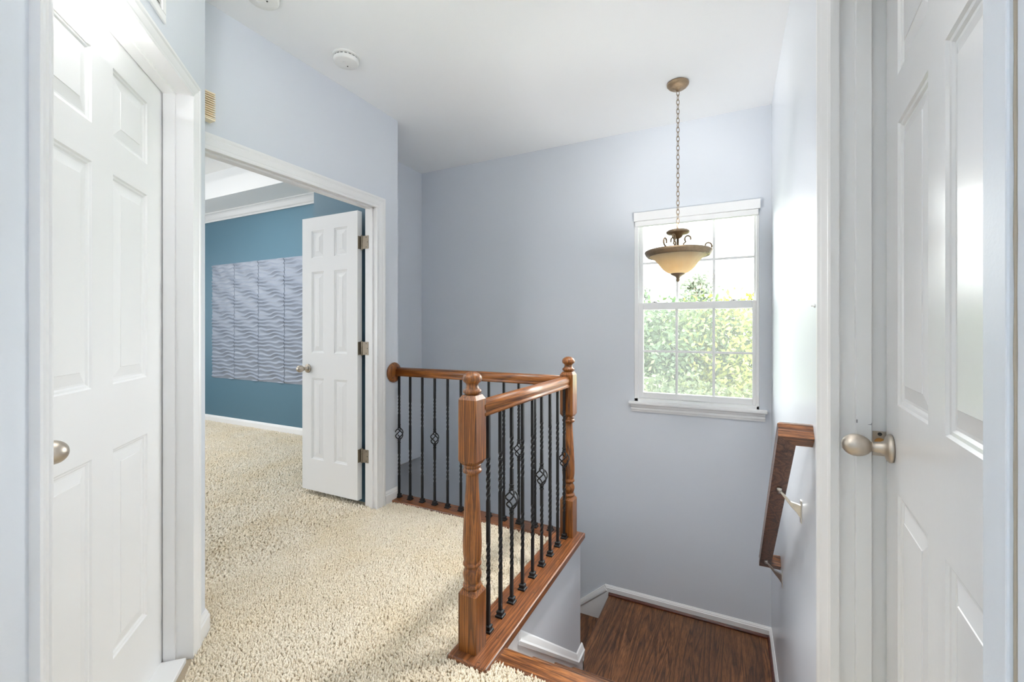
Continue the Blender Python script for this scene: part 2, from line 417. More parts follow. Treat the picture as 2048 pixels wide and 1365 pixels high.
# ------------------------------------------------------------------ stairs
steps = MB()
for i in range(3):
    zt = -RISE * (i + 1); yn = 1.465 + 0.265 * (i + 1)
    steps.box(-0.766, XR - 0.014, yn - 0.30, yn, zt - 0.028, zt)
    steps.box(-0.766, XR - 0.014, yn - 0.045, yn - 0.025, zt - RISE, zt - 0.028)
o = steps.build('stair_flight', M_tread, bevel=0.008)
struct(o, 'dark oak treads going down from the carpet edge to the lower landing', 'stairs')
r_ = MB(); r_.box(-0.766, XR - 0.014, 1.40, 1.44, -RISE, -0.025)
o = r_.build('riser', M_trim, o)
m = MB(); m.box(-0.79, XR, 1.372, 1.465, -0.026, 0.006)
struct(m.build('trim_stair_nosing', M_nose, bevel=0.010), 'orange oak nosing board where the carpet meets the stairs', 'trim')
m = MB(); m.box(-0.81, XR, 2.20, YB, ZL - 0.03, ZL)
struct(m.build('floor_landing', M_floorwood), 'dark oak plank landing under the window', 'floor')
m = MB(); m.box(-0.835, -0.775, 2.445, YB - 0.001, ZL - 0.028, ZL + 0.001)
struct(m.build('trim_landing_nosing', wood('oak_landing_nosing', 'Y', FD, FM, FL, 0.32, 0.8), bevel=0.009), 'oak nosing along the left edge of the lower landing', 'trim')
low = MB()
for i in range(6):
    zt = ZL - RISE * (i + 1); xn = -0.81 - 0.265 * i
    low.box(xn - 0.30, xn + 0.0, 2.445, YB - 0.001, zt - 0.028, zt)
    low.box(xn - 0.005, xn + 0.012, 2.445, YB - 0.001, zt, zt + RISE - 0.028)
o = low.build('stair_flight_lower', wood('oak_tread_lower', 'Y', FD, FM, FL, 0.32, 0.8))
struct(o, 'lower oak steps turning left behind the knee wall', 'stairs')

# skirts and baseboards
def bb_prof(h=0.085, t=0.014):
    return [(0, 0), (t, 0), (t, h * 0.72), (t * 0.72, h * 0.78), (t * 0.72, h * 0.84), (t * 0.35, h * 0.95), (t * 0.25, h), (0, h)]
m = MB()
SK = KX + 0.015
m.prism([(KX, 1.36, -0.002), (KX, 1.585, -0.002), (KX, 1.585, -0.05), (KX, 2.345, -0.655), (KX, 2.457, -0.655), (KX, 2.457, ZL), (KX, 2.2, ZL), (KX, 2.0, -0.75), (KX, 1.36, -0.25)], (0.015, 0, 0))
m.box(-0.86, SK, 2.44, 2.455, ZL - .3, -0.655)
o = m.build('trim_stair_skirt', M_trim)
struct(o, 'white skirt board stepping down the knee wall beside the treads', 'trim')
m = MB()
cap = [(-0.006, 0), (-0.006, 0.020), (0.008, 0.021), (0.016, 0.015), (0.030, 0.010), (0.040, 0.006), (0.046, 0.0)]
m.sweep([(KX, 1.585, -0.060), (KX, 2.350, -0.668), (KX, 2.464, -0.668)], (1, 0, 0), [(a, bb + 0.0) for a, bb in cap])
m.sweep([(KX + 0.020, 2.44, -0.668), (-0.92, 2.44, -0.668)], (0, 1, 0), [(-a, bb) for a, bb in cap])
m.box(KX, SK + 0.004, 1.582, 1.597, -0.055, -0.002)
m.build('moulding', M_trim, o)

m = MB()
bp = bb_prof(0.068, 0.013)
m.sweep([(XR, 2.24, ZL), (XR, YB, ZL), (-0.862, YB, ZL)], (0, 0, 1), bp)
# sloping part beside the lower steps
m.prism([(-0.862, YB, ZL + 0.068), (-0.83, YB, ZL), (-0.83, YB, ZL - 0.4), (-1.9, YB, ZL - 1.2), (-1.9, YB, ZL + 0.02 - 0.84)], (0, -0.012, 0))
m.sweep([(-0.850, YB, ZL + 0.030), (-1.9, YB, ZL + 0.030 - 0.865)], (0, -1, 0), [(-0.03, 0), (-0.03, 0.014), (-0.012, 0.018), (0.0, 0.018), (0.012, 0.012), (0.022, 0.008), (0.026, 0)])
o = m.build('baseboard_stair', M_trim); struct(o, 'white baseboard around the lower landing under the window', 'baseboard')
m = MB()
m.sweep([(XR - 0.013, 2.24, ZL), (XR - 0.013, YB - 0.013, ZL), (-0.835, YB - 0.013, ZL)], (0, 0, 1), [(0, 0), (0.014, 0), (0.013, 0.008), (0.008, 0.015), (0, 0.019)])
m.build('shoe_moulding', M_shoe, o)['label'] = 'red-brown stained shoe moulding'
m = MB(); m.sweep([(XL - 0.02, YLE, 0), (XL, YLE, 0), (XL, 2.276, 0)][::-1], (0, 0, 1), [(-a, bb) for a, bb in bb_prof(0.092, 0.015)])
struct(m.build('baseboard_left', M_trim), 'short white baseboard at the wall end below the rail rosette', 'baseboard')
m = MB()
pth = [(XL, DP(2.03, 0.605, 0)[1], 0), DP(2.03, 0.605, 0), DP(1.93, 0.605, 0)]
m.sweep(pth[::-1], (0, 0, 1), [(-a, bb) for a, bb in bb_prof(0.092, 0.015)])
m.sweep([DP(1.075, 0.605, 0), DP(0.2, 0.605, 0)], (0, 0, 1), [(-a, bb) for a, bb in bb_prof(0.092, 0.015)])
struct(m.build('baseboard_diagonal', M_trim), 'white baseboard wrapping the corner of the angled wall', 'baseboard')
m = MB(); m.sweep([(-7.5, YT, 0), (XSL - 0.165, YT, 0)], (0, 0, 1), [(-a, bb) for a, bb in bb_prof(0.085, 0.015)])
struct(m.build('baseboard_bedroom', M_trim), 'white baseboard below the teal bedroom wall', 'baseboard')
m = MB(); m.sweep([(-7.5, YT, SOF), (XSL - 0.165, YT, SOF)], (0, 0, 1),
    [(-a, bb) for a, bb in [(0, 0), (0, -0.095), (0.012, -0.095), (0.015, -0.082), (0.03, -0.068), (0.055, -0.030), (0.068, -0.016), (0.080, -0.013), (0.080, 0)]])
struct(m.build('trim_crown', M_trim), 'white crown moulding above the teal bedroom wall', 'trim')

# ------------------------------------------------------------------ door casings and jambs
CAS = [(0.0, 0.0), (0.0, 0.009), (0.006, 0.011), (0.012, 0.011), (0.015, 0.008), (0.020, 0.010), (0.036, 0.014), (0.044, 0.0155), (0.048, 0.013), (0.056, 0.017), (0.066, 0.017), (0.066, 0.0)]
# bedroom doorway (seen from the hall, wall normal +X)
m = MB()
def casing2(mb, O, U, N, u0, u1, h, k=1.0, z0=0.0, kt=1.0):
    """opening from u0 to u1 along U on a wall with outward normal N; casing stands outside it"""
    O, U, N = Vector(O), Vector(U), Vector(N); Z = Vector((0, 0, 1))
    secs = []
    for a, t in CAS:
        a *= k; t *= kt
        secs.append([O + U * (u0 - a) + N * t + Z * z0, O + U * (u0 - a) + N * t + Z * (h + a), O + U * (u1 + a) + N * t + Z * (h + a), O + U * (u1 + a) + N * t + Z * z0])
    K = len(secs); vs = [secs[q][i] for i in range(4) for q in range(K)]; fs = []
    for i in range(3):
        for q in range(K):
            q2 = (q + 1) % K; fs.append((i * K + q, i * K + q2, (i + 1) * K + q2, (i + 1) * K + q))
    fs += [tuple(range(K))[::-1], tuple(range(3 * K, 4 * K))]
    mb.add(vs, fs)
casing2(m, (XL, 0, 0), (0, 1, 0), (1, 0, 0), DY0, DY1 - 0.006, DZ - 0.005, 1.08)
o = m.build('trim_1', M_trim); struct(o, 'white moulded casing around the bedroom doorway', 'door frame')
m = MB(); XB = XL - 0.102
m.box(XB, XL + 0.001, DY1 - 0.002, DY1 + 0.015, 0, DZ); m.box(XB, XL + 0.001, DY0 - 0.015, DY0 + 0.002, 0, DZ); m.box(XB, XL + 0.001, DY0, DY1, DZ - 0.002, DZ + 0.015)
m.box(XB + 0.045, XB + 0.075, DY1 - 0.014, DY1, 0, DZ); m.box(XB + 0.045, XB + 0.075, DY0, DY1, DZ - 0.012, DZ); m.box(XB + 0.045, XB + 0.075, DY0, DY0 + 0.014, 0, DZ)
m.build('jamb', M_trim, o, bevel=0.002)
# closet doorway
U45 = (-R2, R2, 0); N45 = (R2, R2, 0)
m = MB()
casing2(m, DP(0, 0.605, 0), U45, N45, CS0 + 0.002, CS1 - 0.006, CZ - 0.007, 0.80)
o = m.build('trim_2', M_trim); struct(o, 'white moulded casing around the closet door at left', 'door frame')
m = MB()
def dbox(mb, s0, s1, D0, D1, z0, z1): mb.prism([DP(s0, D0, z0), DP(s1, D0, z0), DP(s1, D1, z0), DP(s0, D1, z0)], (0, 0, z1 - z0))
dbox(m, CS1 - 0.003, CS1 + 0.015, 0.604, 0.735, 0, CZ); dbox(m, CS0 - 0.015, CS0 + 0.003, 0.604, 0.735, 0, CZ); dbox(m, CS0, CS1, 0.604, 0.735, CZ - 0.004, CZ + 0.012)
dbox(m, CS1 - 0.014, CS1 - 0.001, 0.650, 0.687, 0, CZ); dbox(m, CS0, CS1, 0.650, 0.687, CZ - 0.014, CZ); dbox(m, CS0, CS0 + .012, 0.650, 0.687, 0, CZ)
m.build('jamb', M_trim, o, bevel=0.002)
m = MB(); dbox(m, CS0 + 0.004, CS1 - 0.02, 0.613, 0.73, 0.0, 0.020)
m.build('threshold', M_trim, o, bevel=0.003)
# right doorway
m = MB()
casing2(m, (XR, 0, 0), (0, 1, 0), (-1, 0, 0), RY0 - .2, RY1 - 0.012, RZ - 0.005, 1.45, 0.0, 1.95)
o = m.build('trim_3', M_trim3); struct(o, 'white casing and jamb of the doorway at right', 'door frame')
m = MB()
m.box(XR - 0.012, XR + 0.112, RY1 - 0.002, RY1 + 0.016, 0, RZ); m.box(0.267, 0.298, RY1 - 0.013, RY1, 0, RZ); m.box(XR, XR + 0.112, RY0, RY1, RZ - 0.002, RZ + 0.01)
m.box(0.267, 0.298, RY0, RY1, RZ - 0.013, RZ)
m.build('jamb', M_trim3, o, bevel=0.0015)
m = MB(); m.box(0.2095, 0.2162, 0.5225, 0.563, 0, RZ); m.box(0.2163, XR + 0.112, 0.5525, 0.5625, 0, RZ)
m.build('near_casing', M_wall, o, bevel=0.002)
m = MB(); m.tube([(0.2150, 0.5215, 0.03 + 0.05 * k) for k in range(40)], [0.0010 + 0.0007 * abs(math.sin(k * 1.7)) for k in range(40)], 6)
m.build('caulk_line', M_caulk, o)
m = MB()
m.prism([(0.301, RY1 - 0.0035, 0.90), (0.328, RY1 - 0.0035, 0.90), (0.328, RY1 - 0.0035, 0.958), (0.301, RY1 - 0.0035, 0.958)], (0, 0.002, 0))
sp = m.build('strike_plate', M_nickel, o)
m = MB(); m.lathe([(0.0105, 0), (0.0105, 0.0015)], (0.3145, RY1 - 0.0050, 0.932), 'Y', 20); m.build('latch_hole', M_brass, sp)
m = MB(); m.lathe([(0.0042, 0), (0.0042, 0.0015)], (0.3145, RY1 - 0.0050, 0.9515), 'Y', 14); m.build('screw', M_dark, sp)
m = MB(); m.prism([(0.2675, RY1 - 0.0137, 0.976), (0.2705, RY1 - 0.0137, 0.976), (0.2705, RY1 - 0.0137, 0.984), (0.2675, RY1 - 0.0137, 0.984)], (0, 0.0005, 0))
m.prism([(0.289, RY1 - 0.0137, 0.9735), (0.2975, RY1 - 0.0137, 0.9730), (0.2975, RY1 - 0.0137, 0.979), (0.2955, RY1 - 0.0137, 0.9755)], (0, 0.0005, 0))
m.build('scuff', paint('scuff_grey', (0.30, 0.30, 0.31), 0.7, 0), o)

# ------------------------------------------------------------------ six-panel doors
def door_mesh(w, h, cols, t=0.035, both=True):
    """local: x 0..w, front face y=0 (normal -y), back y=t, z 0..h"""
    rows = [(0.235, 0.84), (1.028, 1.633), (1.735, 1.94)]
    rows = [(a * h / 2.04, bb * h / 2.04) for a, bb in rows]
    mb = MB()
    xs = sorted({0, w, *[c for p in cols for c in p]}); zs = sorted({0, h, *[c for p in rows for c in p]})
    holes = [(a, bb, c, d) for a, bb in cols for c, d in rows]
    rings = [(0.0, 0.0), (0.004, 0.004), (0.009, 0.005), (0.013, 0.0085), (0.018, 0.0085), (0.046, 0.0030), (0.047, 0.0015)]
    for face in ((0, 1), (t, -1)):
        y0, sg = face
        for i in range(len(xs) - 1):
            for j in range(len(zs) - 1):
                x0, x1, z0, z1 = xs[i], xs[i + 1], zs[j], zs[j + 1]
                hole = any(abs(a - x0) < 1e-6 and abs(bb - x1) < 1e-6 and abs(c - z0) < 1e-6 and abs(d - z1) < 1e-6 for a, bb, c, d in holes)
                if not hole:
                    mb.add([(x0, y0, z0), (x1, y0, z0), (x1, y0, z1), (x0, y0, z1)], [(0, 1, 2, 3)])
                else:
                    vs = []
                    for ins, dp in rings:
                        yy = y0 + sg * dp
                        vs += [(x0 + ins, yy, z0 + ins), (x1 - ins, yy, z0 + ins), (x1 - ins, yy, z1 - ins), (x0 + ins, yy, z1 - ins)]
                    fs = []
                    for q in range(len(rings) - 1):
                        for e in range(4):
                            e2 = (e + 1) % 4; fs.append((q * 4 + e, q * 4 + e2, q * 4 + 4 + e2, q * 4 + 4 + e))
                    k = (len(rings) - 1) * 4; fs.append((k, k + 1, k + 2, k + 3))
                    mb.add(vs, fs)
    for a, bb in zip(xs[:-1], xs[1:]):
        mb.add([(a, 0, 0), (bb, 0, 0), (bb, t, 0), (a, t, 0)], [(0, 1, 2, 3)]); mb.add([(a, 0, h), (bb, 0, h), (bb, t, h), (a, t, h)], [(0, 1, 2, 3)])
    for a, bb in zip(zs[:-1], zs[1:]):
        mb.add([(0, 0, a), (0, 0, bb), (0, t, bb), (0, t, a)], [(0, 1, 2, 3)]); mb.add([(w, 0, a), (w, 0, bb), (w, t, bb), (w, t, a)], [(0, 1, 2, 3)])
    return mb

def merge(o):
    bm = bmesh.new(); bm.from_mesh(o.data); bmesh.ops.remove_doubles(bm, verts=bm.verts, dist=1e-5); bmesh.ops.recalc_face_normals(bm, faces=bm.faces); bm.to_mesh(o.data); bm.free()

def knob(parent, x, z, mat=None, size=1.0):
    """knob set on the front (-y) face of a door, local coordinates"""
    mat = mat or M_nickel
    k = size
    mb = MB(); mb.lathe([(0.0, -0.0), (0.030 * k, 0.0), (0.032 * k, -0.003), (0.031 * k, -0.007), (0.026 * k, -0.011), (0.017 * k, -0.014), (0.013 * k, -0.020), (0.012 * k, -0.030),
        (0.0105 * k, -0.033), (0.012 * k, -0.036)], (x, 0, z), 'Y', 32)
    ro = mb.build('rosette', mat, None)
    mb = MB(); prof = [(0.0115 * k, -0.034)]
    for i in range(0, 15):
        t = PI * (0.14 + 0.86 * i / 14)
        prof.append((0.0250 * k * math.sin(t) * (1 - 0.06 * math.cos(t)) + 0.0002, -0.063 + 0.0285 * k * math.cos(t)))
    mb.lathe(prof, (x, 0, z), 'Y', 32)
    kn = mb.build('knob', mat, parent); ro.parent = kn
    return kn

# closet door on the 45 degree wall: x runs along the wall from the knob side
W1 = CS1 - CS0 - 0.008
o = door_mesh(W1, 2.036, [(0.118, 0.326), (0.428, 0.636)]).build('door_1', M_door, fix=True)
merge(o)
o.location = DP(CS0 + 0.004, 0.69, 0.016); o.rotation_euler = (0, 0, math.radians(135)); 
# local +x must point along U45 and local -y towards the hall (N45): rotate by 135 degrees gives x->U45, -y->(R2,R2)
struct(o, 'closed white six-panel closet door on the angled wall at left', 'door')
knob(o, 0.048, 0.925)

# bedroom door, opened 90 degrees into the bedroom, lying along the teal wall
BX0, BX1, BY = -2.80, -2.254, 2.176
o = door_mesh(BX1 - BX0, 1.960, [(0.097, 0.223), (0.325, 0.451)], 0.040).build('door_2', M_door); merge(o)
o.location = (BX0, BY, 0.043)
struct(o, 'white six-panel bedroom door standing open against the teal wall', 'door')
kn = knob(o, 0.060, 0.875)
# hinges: one leaf on the door edge, one on the jamb, knuckle between
for zc in (1.745, 1.028, 0.300):
    mb = MB(); e = BX1 - BX0
    for sx in (0, 1):
        if sx == 0:
            poly = [(e + 0.0015, 0.002, zc - 0.044), (e + 0.0015, 0.034, zc - 0.044), (e + 0.0015, 0.034, zc + 0.044), (e + 0.0015, 0.002, zc + 0.044)]
            mb.prism(poly, (0.0015, 0, 0))
        else:
            mb.box(e + 0.022, e + 0.074, DY1 - BY - 0.0045, DY1 - BY - 0.0015, zc - 0.044, zc + 0.044)
    mb.box(e + 0.0, e + 0.03, 0.0305, 0.0325, zc - 0.044, zc + 0.044)
    h = mb.build('hinge', M_hinge, o)
    mb = MB(); mb.lathe([(0.0055, zc - 0.050), (0.0062, zc - 0.047), (0.0062, zc + 0.047), (0.0055, zc + 0.050)], (e + 0.013, 0.026, 0), 'Z', 12)
    mb.build('hinge_pin', M_hinge, h)
    for q in (-0.033, 0.0, 0.033):
        mb = MB(); mb.lathe([(0.0032, 0), (0.0032, -0.0006)], (e + 0.055 if q else e + 0.064, DY1 - BY - 0.0046, zc + q), 'Y', 10)
        mb.build('screw', M_dark, h)

# right door, hinged on the near jamb, ajar about five degrees into the far room
RW = 0.765; ang = math.radians(4.75)
hx, hy = 0.2625, 0.553
o = door_mesh(RW, 2.028, [(0.115, 0.338), (0.427, 0.650)]).build('door_3', M_doorg); merge(o)
# local x from hinge towards +Y; local -y face must look to -X (the hall).  rotate +90: x->+Y, -y->+X ; so mirror by starting from the latch end
o.rotation_euler = (0, 0, math.radians(-90) - ang)
lx, ly = hx + RW * math.sin(ang), hy + RW * math.cos(ang)
o.location = (lx, ly, 0.016)
struct(o, 'glossy white six-panel door standing slightly ajar at right', 'door')
knob(o, 0.066, 0.918, M_nickel, 1.0)

# ------------------------------------------------------------------ window
win = empty('window_1', (0, 0, 0)); struct(win, 'white double-hung window with grilles above the lower landing', 'window')
m = MB()
m.box(WX0, -0.618, YB + 0.004, YB + 0.14, WZ0, WZ1); m.box(0.148, WX1, YB + 0.004, YB + 0.14, WZ0, WZ1); m.box(WX0, WX1, YB + 0.004, YB + 0.14, 2.02, WZ1); m.box(WX0, WX1, YB + 0.004, YB + 0.14, WZ0, 0.690)
m.build('window_frame', M_vinyl, win, bevel=0.003)
def sash(name, x0, x1, z0, z1, gx0, gx1, gz0, gz1, y0, y1, hz):
    m = MB(); m.box(x0, gx0, y0, y1, z0, z1); m.box(gx1, x1, y0, y1, z0, z1); m.box(gx0, gx1, y0, y1, z0, gz0); m.box(gx0, gx1, y0, y1, gz1, z1)
    s_ = m.build(name, M_vinyl, win, bevel=0.004)
    ym = (y0 + y1) / 2
    m = MB()
    m.box(gx0, gx1, ym - 0.004, ym + 0.004, hz - 0.008, hz + 0.008)
    for x in (-0.353, -0.110): m.box(x - 0.0085, x + 0.0085, ym - 0.0045, ym + 0.0045, gz0, gz1)
    m.build('grille', M_vinyl, s_)
    m = MB(); m.box(gx0 - 0.005, gx1 + 0.005, ym + 0.006, ym + 0.010, gz0 - 0.005, gz1 + 0.005)
    m.build('pane', M_glass, s_)
    return s_
up = sash('upper_sash', -0.620, 0.150, 1.345, 2.02, -0.593, 0.137, 1.390, 1.985, YB + 0.060, YB + 0.090, 1.695)
lo = sash('lower_sash', -0.622, 0.152, 0.690, 1.396, -0.585, 0.126, 0.733, 1.345, YB + 0.022, YB + 0.056, 1.038)
for x in (-0.505, 0.015):
    m = MB(); m.box(x - 0.018, x + 0.018, YB + 0.026, YB + 0.050, 1.396, 1.404); l = m.build('sash_latch', M_vinyl, lo)
    m = MB(); m.box(x - 0.006, x + 0.006, YB + 0.023, YB + 0.0262, 1.398, 1.403); m.build('latch_slot', M_dark, l)
m = MB(); m.box(-0.315, -0.205, YB + 0.006, YB + 0.022, 0.694, 0.704); m.build('lift_rail', M_vinyl, lo)
m = MB(); m.box(-0.62, 0.15, YB + 0.110, YB + 0.111, 0.69, 1.37); m.build('insect_screen', M_screen, win)
m = MB(); m.box(-0.684, 0.213, YB - 0.032, YB + 0.02, 0.645, 0.668); m.build('window_sill', M_trim, win, bevel=0.006)
m = MB(); m.sweep([(0.200, YB, 0.592), (-0.668, YB, 0.592)], (0, 0, 1), [(0, 0), (0.008, 0), (0.010, 0.012), (0.013, 0.016), (0.013, 0.030), (0.017, 0.036), (0.019, 0.053), (0, 0.053)])
m.build('apron', M_trim, win)
m = MB(); m.box(-0.645, 0.172, YB - 0.028, YB + 0.012, 1.996, 2.060)
sh = m.build('window_shade', M_vinyl, bevel=0.003); tag(sh, 'white headrail of the raised shade across the top of the stair window', 'window shade')
m = MB(); m.box(-0.636, 0.160, YB - 0.020, YB + 0.014, 1.958, 1.995); m.build('bottom_rail', M_vinyl, sh, bevel=0.003)

# ------------------------------------------------------------------ balustrade
rail_prof = [(-0.029, 0.0), (-0.029, 0.010), (-0.025, 0.014), (-0.025, 0.018), (-0.029, 0.030), (-0.028, 0.042), (-0.021, 0.052), (-0.010, 0.0575), (0, 0.059),
             (0.010, 0.0575), (0.021, 0.052), (0.028, 0.042), (0.029, 0.030), (0.025, 0.018), (0.025, 0.014), (0.029, 0.010), (0.029, 0.0)]
NF = (-0.862, 1.392); NB = (-0.838, 2.400); YRR = 2.40
bal = empty('stair_railing', (NB[0], NB[1], 0.02))
tag(bal, 'oak landing railing with two turned newel posts and black iron balusters', 'railing')
def to_local(o, root):
    o.data.transform(Matrix.Translation(-Vector(root.location)))
def newel(c, name='newel_post'):
    cx, cy = c; w = 0.0385
    mb = MB()
    def block(z0, z1, ct, cb):
        ch = 0.016; rows = []
        rows += ([(z0, w - 0.010), (z0 + ch, w)] if cb else [(z0, w)])
        rows += ([(z1 - ch, w), (z1, w - 0.010)] if ct else [(z1, w)])
        vs = []
        for z, h in rows:
            e = 0.0035
            vs += [(cx - h, cy - h + e, z), (cx - h + e, cy - h, z), (cx + h - e, cy - h, z), (cx + h, cy - h + e, z), (cx + h, cy + h - e, z), (cx + h - e, cy + h, z), (cx - h + e, cy + h, z), (cx - h, cy + h - e, z)]
        fs = [tuple(range(8))[::-1], tuple(range(len(vs) - 8, len(vs)))]
        for i in range(len(rows) - 1):
            for k in range(8): fs.append((i * 8 + k, i * 8 + (k + 1) % 8, i * 8 + 8 + (k + 1) % 8, i * 8 + 8 + k))
        mb.add(vs, fs)
    block(0.02, 0.243, True, False)
    block(0.700, 0.957, True, True)
    prof = [(0.030, 0.236), (0.031, 0.243), (0.0345, 0.247), (0.0355, 0.252), (0.034, 0.257), (0.0285, 0.261), (0.0285, 0.264), (0.0315, 0.272), (0.0345, 0.285), (0.0350, 0.293), (0.033, 0.305),
            (0.0275, 0.316), (0.0265, 0.321), (0.0305, 0.325), (0.0345, 0.328), (0.0350, 0.333), (0.0335, 0.338), (0.0300, 0.341), (0.0325, 0.350), (0.0350, 0.372), (0.0358, 0.400), (0.0348, 0.440),
            (0.0318, 0.500), (0.0282, 0.560), (0.0252, 0.610), (0.0236, 0.645), (0.0232, 0.660), (0.0262, 0.664), (0.0290, 0.667), (0.0350, 0.671), (0.0362, 0.677), (0.0345, 0.682), (0.0290, 0.685), (0.0290, 0.689), (0.0325, 0.692), (0.0325, 0.701)]
    mb.lathe(prof, (cx, cy, 0), 'Z', 32)
    o = mb.build(name, M_woodZ, bal); to_local(o, bal)
    mb = MB(); mb.lathe([(0.025, 0.955), (0.026, 0.960), (0.0335, 0.964), (0.0350, 0.970), (0.0335, 0.976), (0.0270, 0.979), (0.0245, 0.984), (0.0225, 0.990), (0.0225, 0.996), (0.0260, 1.001), (0.0335, 1.006), (0.0365, 1.014),
        (0.0360, 1.022), (0.0320, 1.030), (0.0240, 1.037), (0.0130, 1.0415), (0.001, 1.043)], (cx, cy, 0), 'Z', 32)
    f = mb.build('ball_finial', M_woodZ, o); to_local(f, bal)
    return o
newel(NF); newel(NB)
RB = 0.874
m = MB(); m.sweep([(XL + 0.015, YRR, RB), (NB[0] - 0.03, YRR, RB)], (0, 0, 1), rail_prof, True); o = m.build('handrail', M_woodX, bal); to_local(o, bal)
m = MB(); m.sweep([(-0.85, NF[1] + 0.03, RB), (-0.842, NB[1] - 0.03, RB)], (0, 0, 1), rail_prof, True); o = m.build('handrail', M_woodY, bal); to_local(o, bal)
m = MB(); m.lathe([(0.001, -0.001), (0.068, -0.001), (0.070, 0.004), (0.069, 0.009), (0.060, 0.013), (0.055, 0.016), (0.001, 0.016)], (XL, 2.368, 0.899), 'X', 40)
ro = m.build('wall_rosette', M_woodZ, bal); to_local(ro, bal)
for a in (55, 235):
    m = MB(); m.lathe([(0.004, 0), (0.004, 0.0012)], (XL + 0.0157, 2.368 + 0.043 * math.cos(math.radians(a)), 0.899 + 0.043 * math.sin(math.radians(a))), 'X', 10)
    q = m.build('screw_hole', M_dark, ro); to_local(q, bal)

def bar(mb, z0, z1, twists, hw=0.0064, rot0=0.0):
    """square bar with twisted stretches: twists = [(za, zb, turns)]"""
    zs = [z0]
    ev = []
    for za, zb, tn in twists:
        n_ = int(tn * 12)
        ev += [(za + (zb - za) * i / n_, tn * i / n_) for i in range(n_ + 1)]
    rows = [(z0, 0.0)]; acc = 0.0
    for za, zb, tn in twists:
        n_ = int(tn * 12)
        for i in range(n_ + 1): rows.append((za + (zb - za) * i / n_, acc + tn * i / n_))
        acc += tn
    rows.append((z1, acc))
    vs = []; fs = []
    for z, t in rows:
        for k in range(4):
            a = rot0 + 2 * PI * t + PI / 4 + k * PI / 2
            vs.append((hw * math.sqrt(2) * math.cos(a), hw * math.sqrt(2) * math.sin(a), z))
    for i in range(len(rows) - 1):
        for k in range(4): fs.append((i * 4 + k, i * 4 + (k + 1) % 4, i * 4 + 4 + (k + 1) % 4, i * 4 + 4 + k))
    fs += [(3, 2, 1, 0), tuple(len(vs) - 4 + k for k in range(4))]
    mb.add(vs, fs)
def make_baluster(basket):
    b_ = MB(); z0, z1 = 0.02, RB + 0.004
    if basket:
        bar(b_, z0, 0.421, [(0.17, 0.33, 1.5)]); bar(b_, 0.511, z1, [(0.60, 0.74, 1.5)])
    else:
        bar(b_, z0, z1, [(0.20, 0.37, 1.5), (0.53, 0.70, 1.5)])
    o = b_.build('baluster', M_iron, bal)
    s_ = MB()
    for h, z in (): pass
    prof = [(0.0165, 0.020), (0.0165, 0.027), (0.0125, 0.030), (0.0115, 0.036), (0.0130, 0.038), (0.0130, 0.043), (0.0085, 0.047)]
    vs = []; fs = []
    for h, z in prof: vs += [(-h, -h, z), (h, -h, z), (h, h, z), (-h, h, z)]
    for i in range(len(prof) - 1):
        for k in range(4): fs.append((i * 4 + k, i * 4 + (k + 1) % 4, i * 4 + 4 + (k + 1) % 4, i * 4 + 4 + k))
    fs += [(3, 2, 1, 0), tuple(len(vs) - 4 + k for k in range(4))]
    s_.add(vs, fs); s_.build('shoe', M_iron, o)
    if basket:
        k_ = MB()
        for q in range(4):
            pts = []
            for i in range(21):
                t = i / 20; r = 0.0045 + 0.0240 * math.sin(PI * t) ** 0.8; a = q * PI / 2 + PI * 1.0 * t
                pts.append((r * math.cos(a), r * math.sin(a), 0.424 + 0.084 * t))
            k_.tube(pts, 0.0037, 6)
        for zc in (0.412, 0.520):
            for dz in (-0.008, 0.008): k_.lathe([(0.0095, zc + dz - 0.0035), (0.0112, zc + dz - 0.0015), (0.0112, zc + dz + 0.0015), (0.0095, zc + dz + 0.0035)], (0, 0, 0), 'Z', 14)
            k_.lathe([(0.0092, zc - 0.012), (0.0092, zc + 0.012)], (0, 0, 0), 'Z', 12)
        for zc, sg in ((0.424, 1), (0.508, -1)): k_.lathe([(0.0085, zc - 0.003), (0.0085, zc + 0.003)], (0, 0, 0), 'Z', 12)
        k_.build('basket', M_iron, o)
    return o
pb, pp = make_baluster(True), make_baluster(False)
used = set()
def put(proto, x, y):
    if proto.name in used: o = copy_tree(proto, bal)
    else: o = proto; used.add(proto.name)
    o.location = (x - NB[0], y - NB[1], -0.02)
rear_x = [-2.088, -1.990, -1.886, -1.782, -1.677, -1.573, -1.469, -1.364, -1.257, -1.155, -1.048, -0.950]
for i, x in enumerate(rear_x): put(pb if i % 3 == 0 else pp, x, YRR)
front_y = [1.490, 1.590, 1.692, 1.800, 1.911, 2.022, 2.133, 2.243, 2.345]
for i, y in enumerate(front_y): put(pb if i % 3 == 2 else pp, -0.850 + 0.006 * (y - 1.4), y)

# oak plates the railing stands on
m = MB(); m.box(-0.922, -0.757, 1.315, 2.465, -0.012, 0.02)
o = m.build('trim_4', M_plateY, bevel=0.007); struct(o, 'oak floor plate under the near run of railing', 'trim')
m = MB()
for x, y in ((-0.80, 1.475), (-0.885, 1.337), (-0.80, 1.337), (-0.792, 1.80), (-0.792, 2.12), (-0.782, 2.33), (-0.782, 2.44), (-0.895, 1.9)):
    MB().lathe([(0.0062, 0.0195), (0.0062, 0.0206)], (x, y, 0), 'Z', 14).build('wood_plug', M_tread, o)
m = MB(); m.box(XL + 0.002, -0.9225, 2.335, 2.465, -0.012, 0.0195)
o = m.build('trim_5', M_plateX, bevel=0.007); struct(o, 'oak floor plate under the far run of railing', 'trim')
for x in (-1.42, -1.99, -0.98): MB().lathe([(0.0062, 0.019), (0.0062, 0.0201)], (x, 2.36, 0), 'Z', 14).build('wood_plug', M_tread, o)

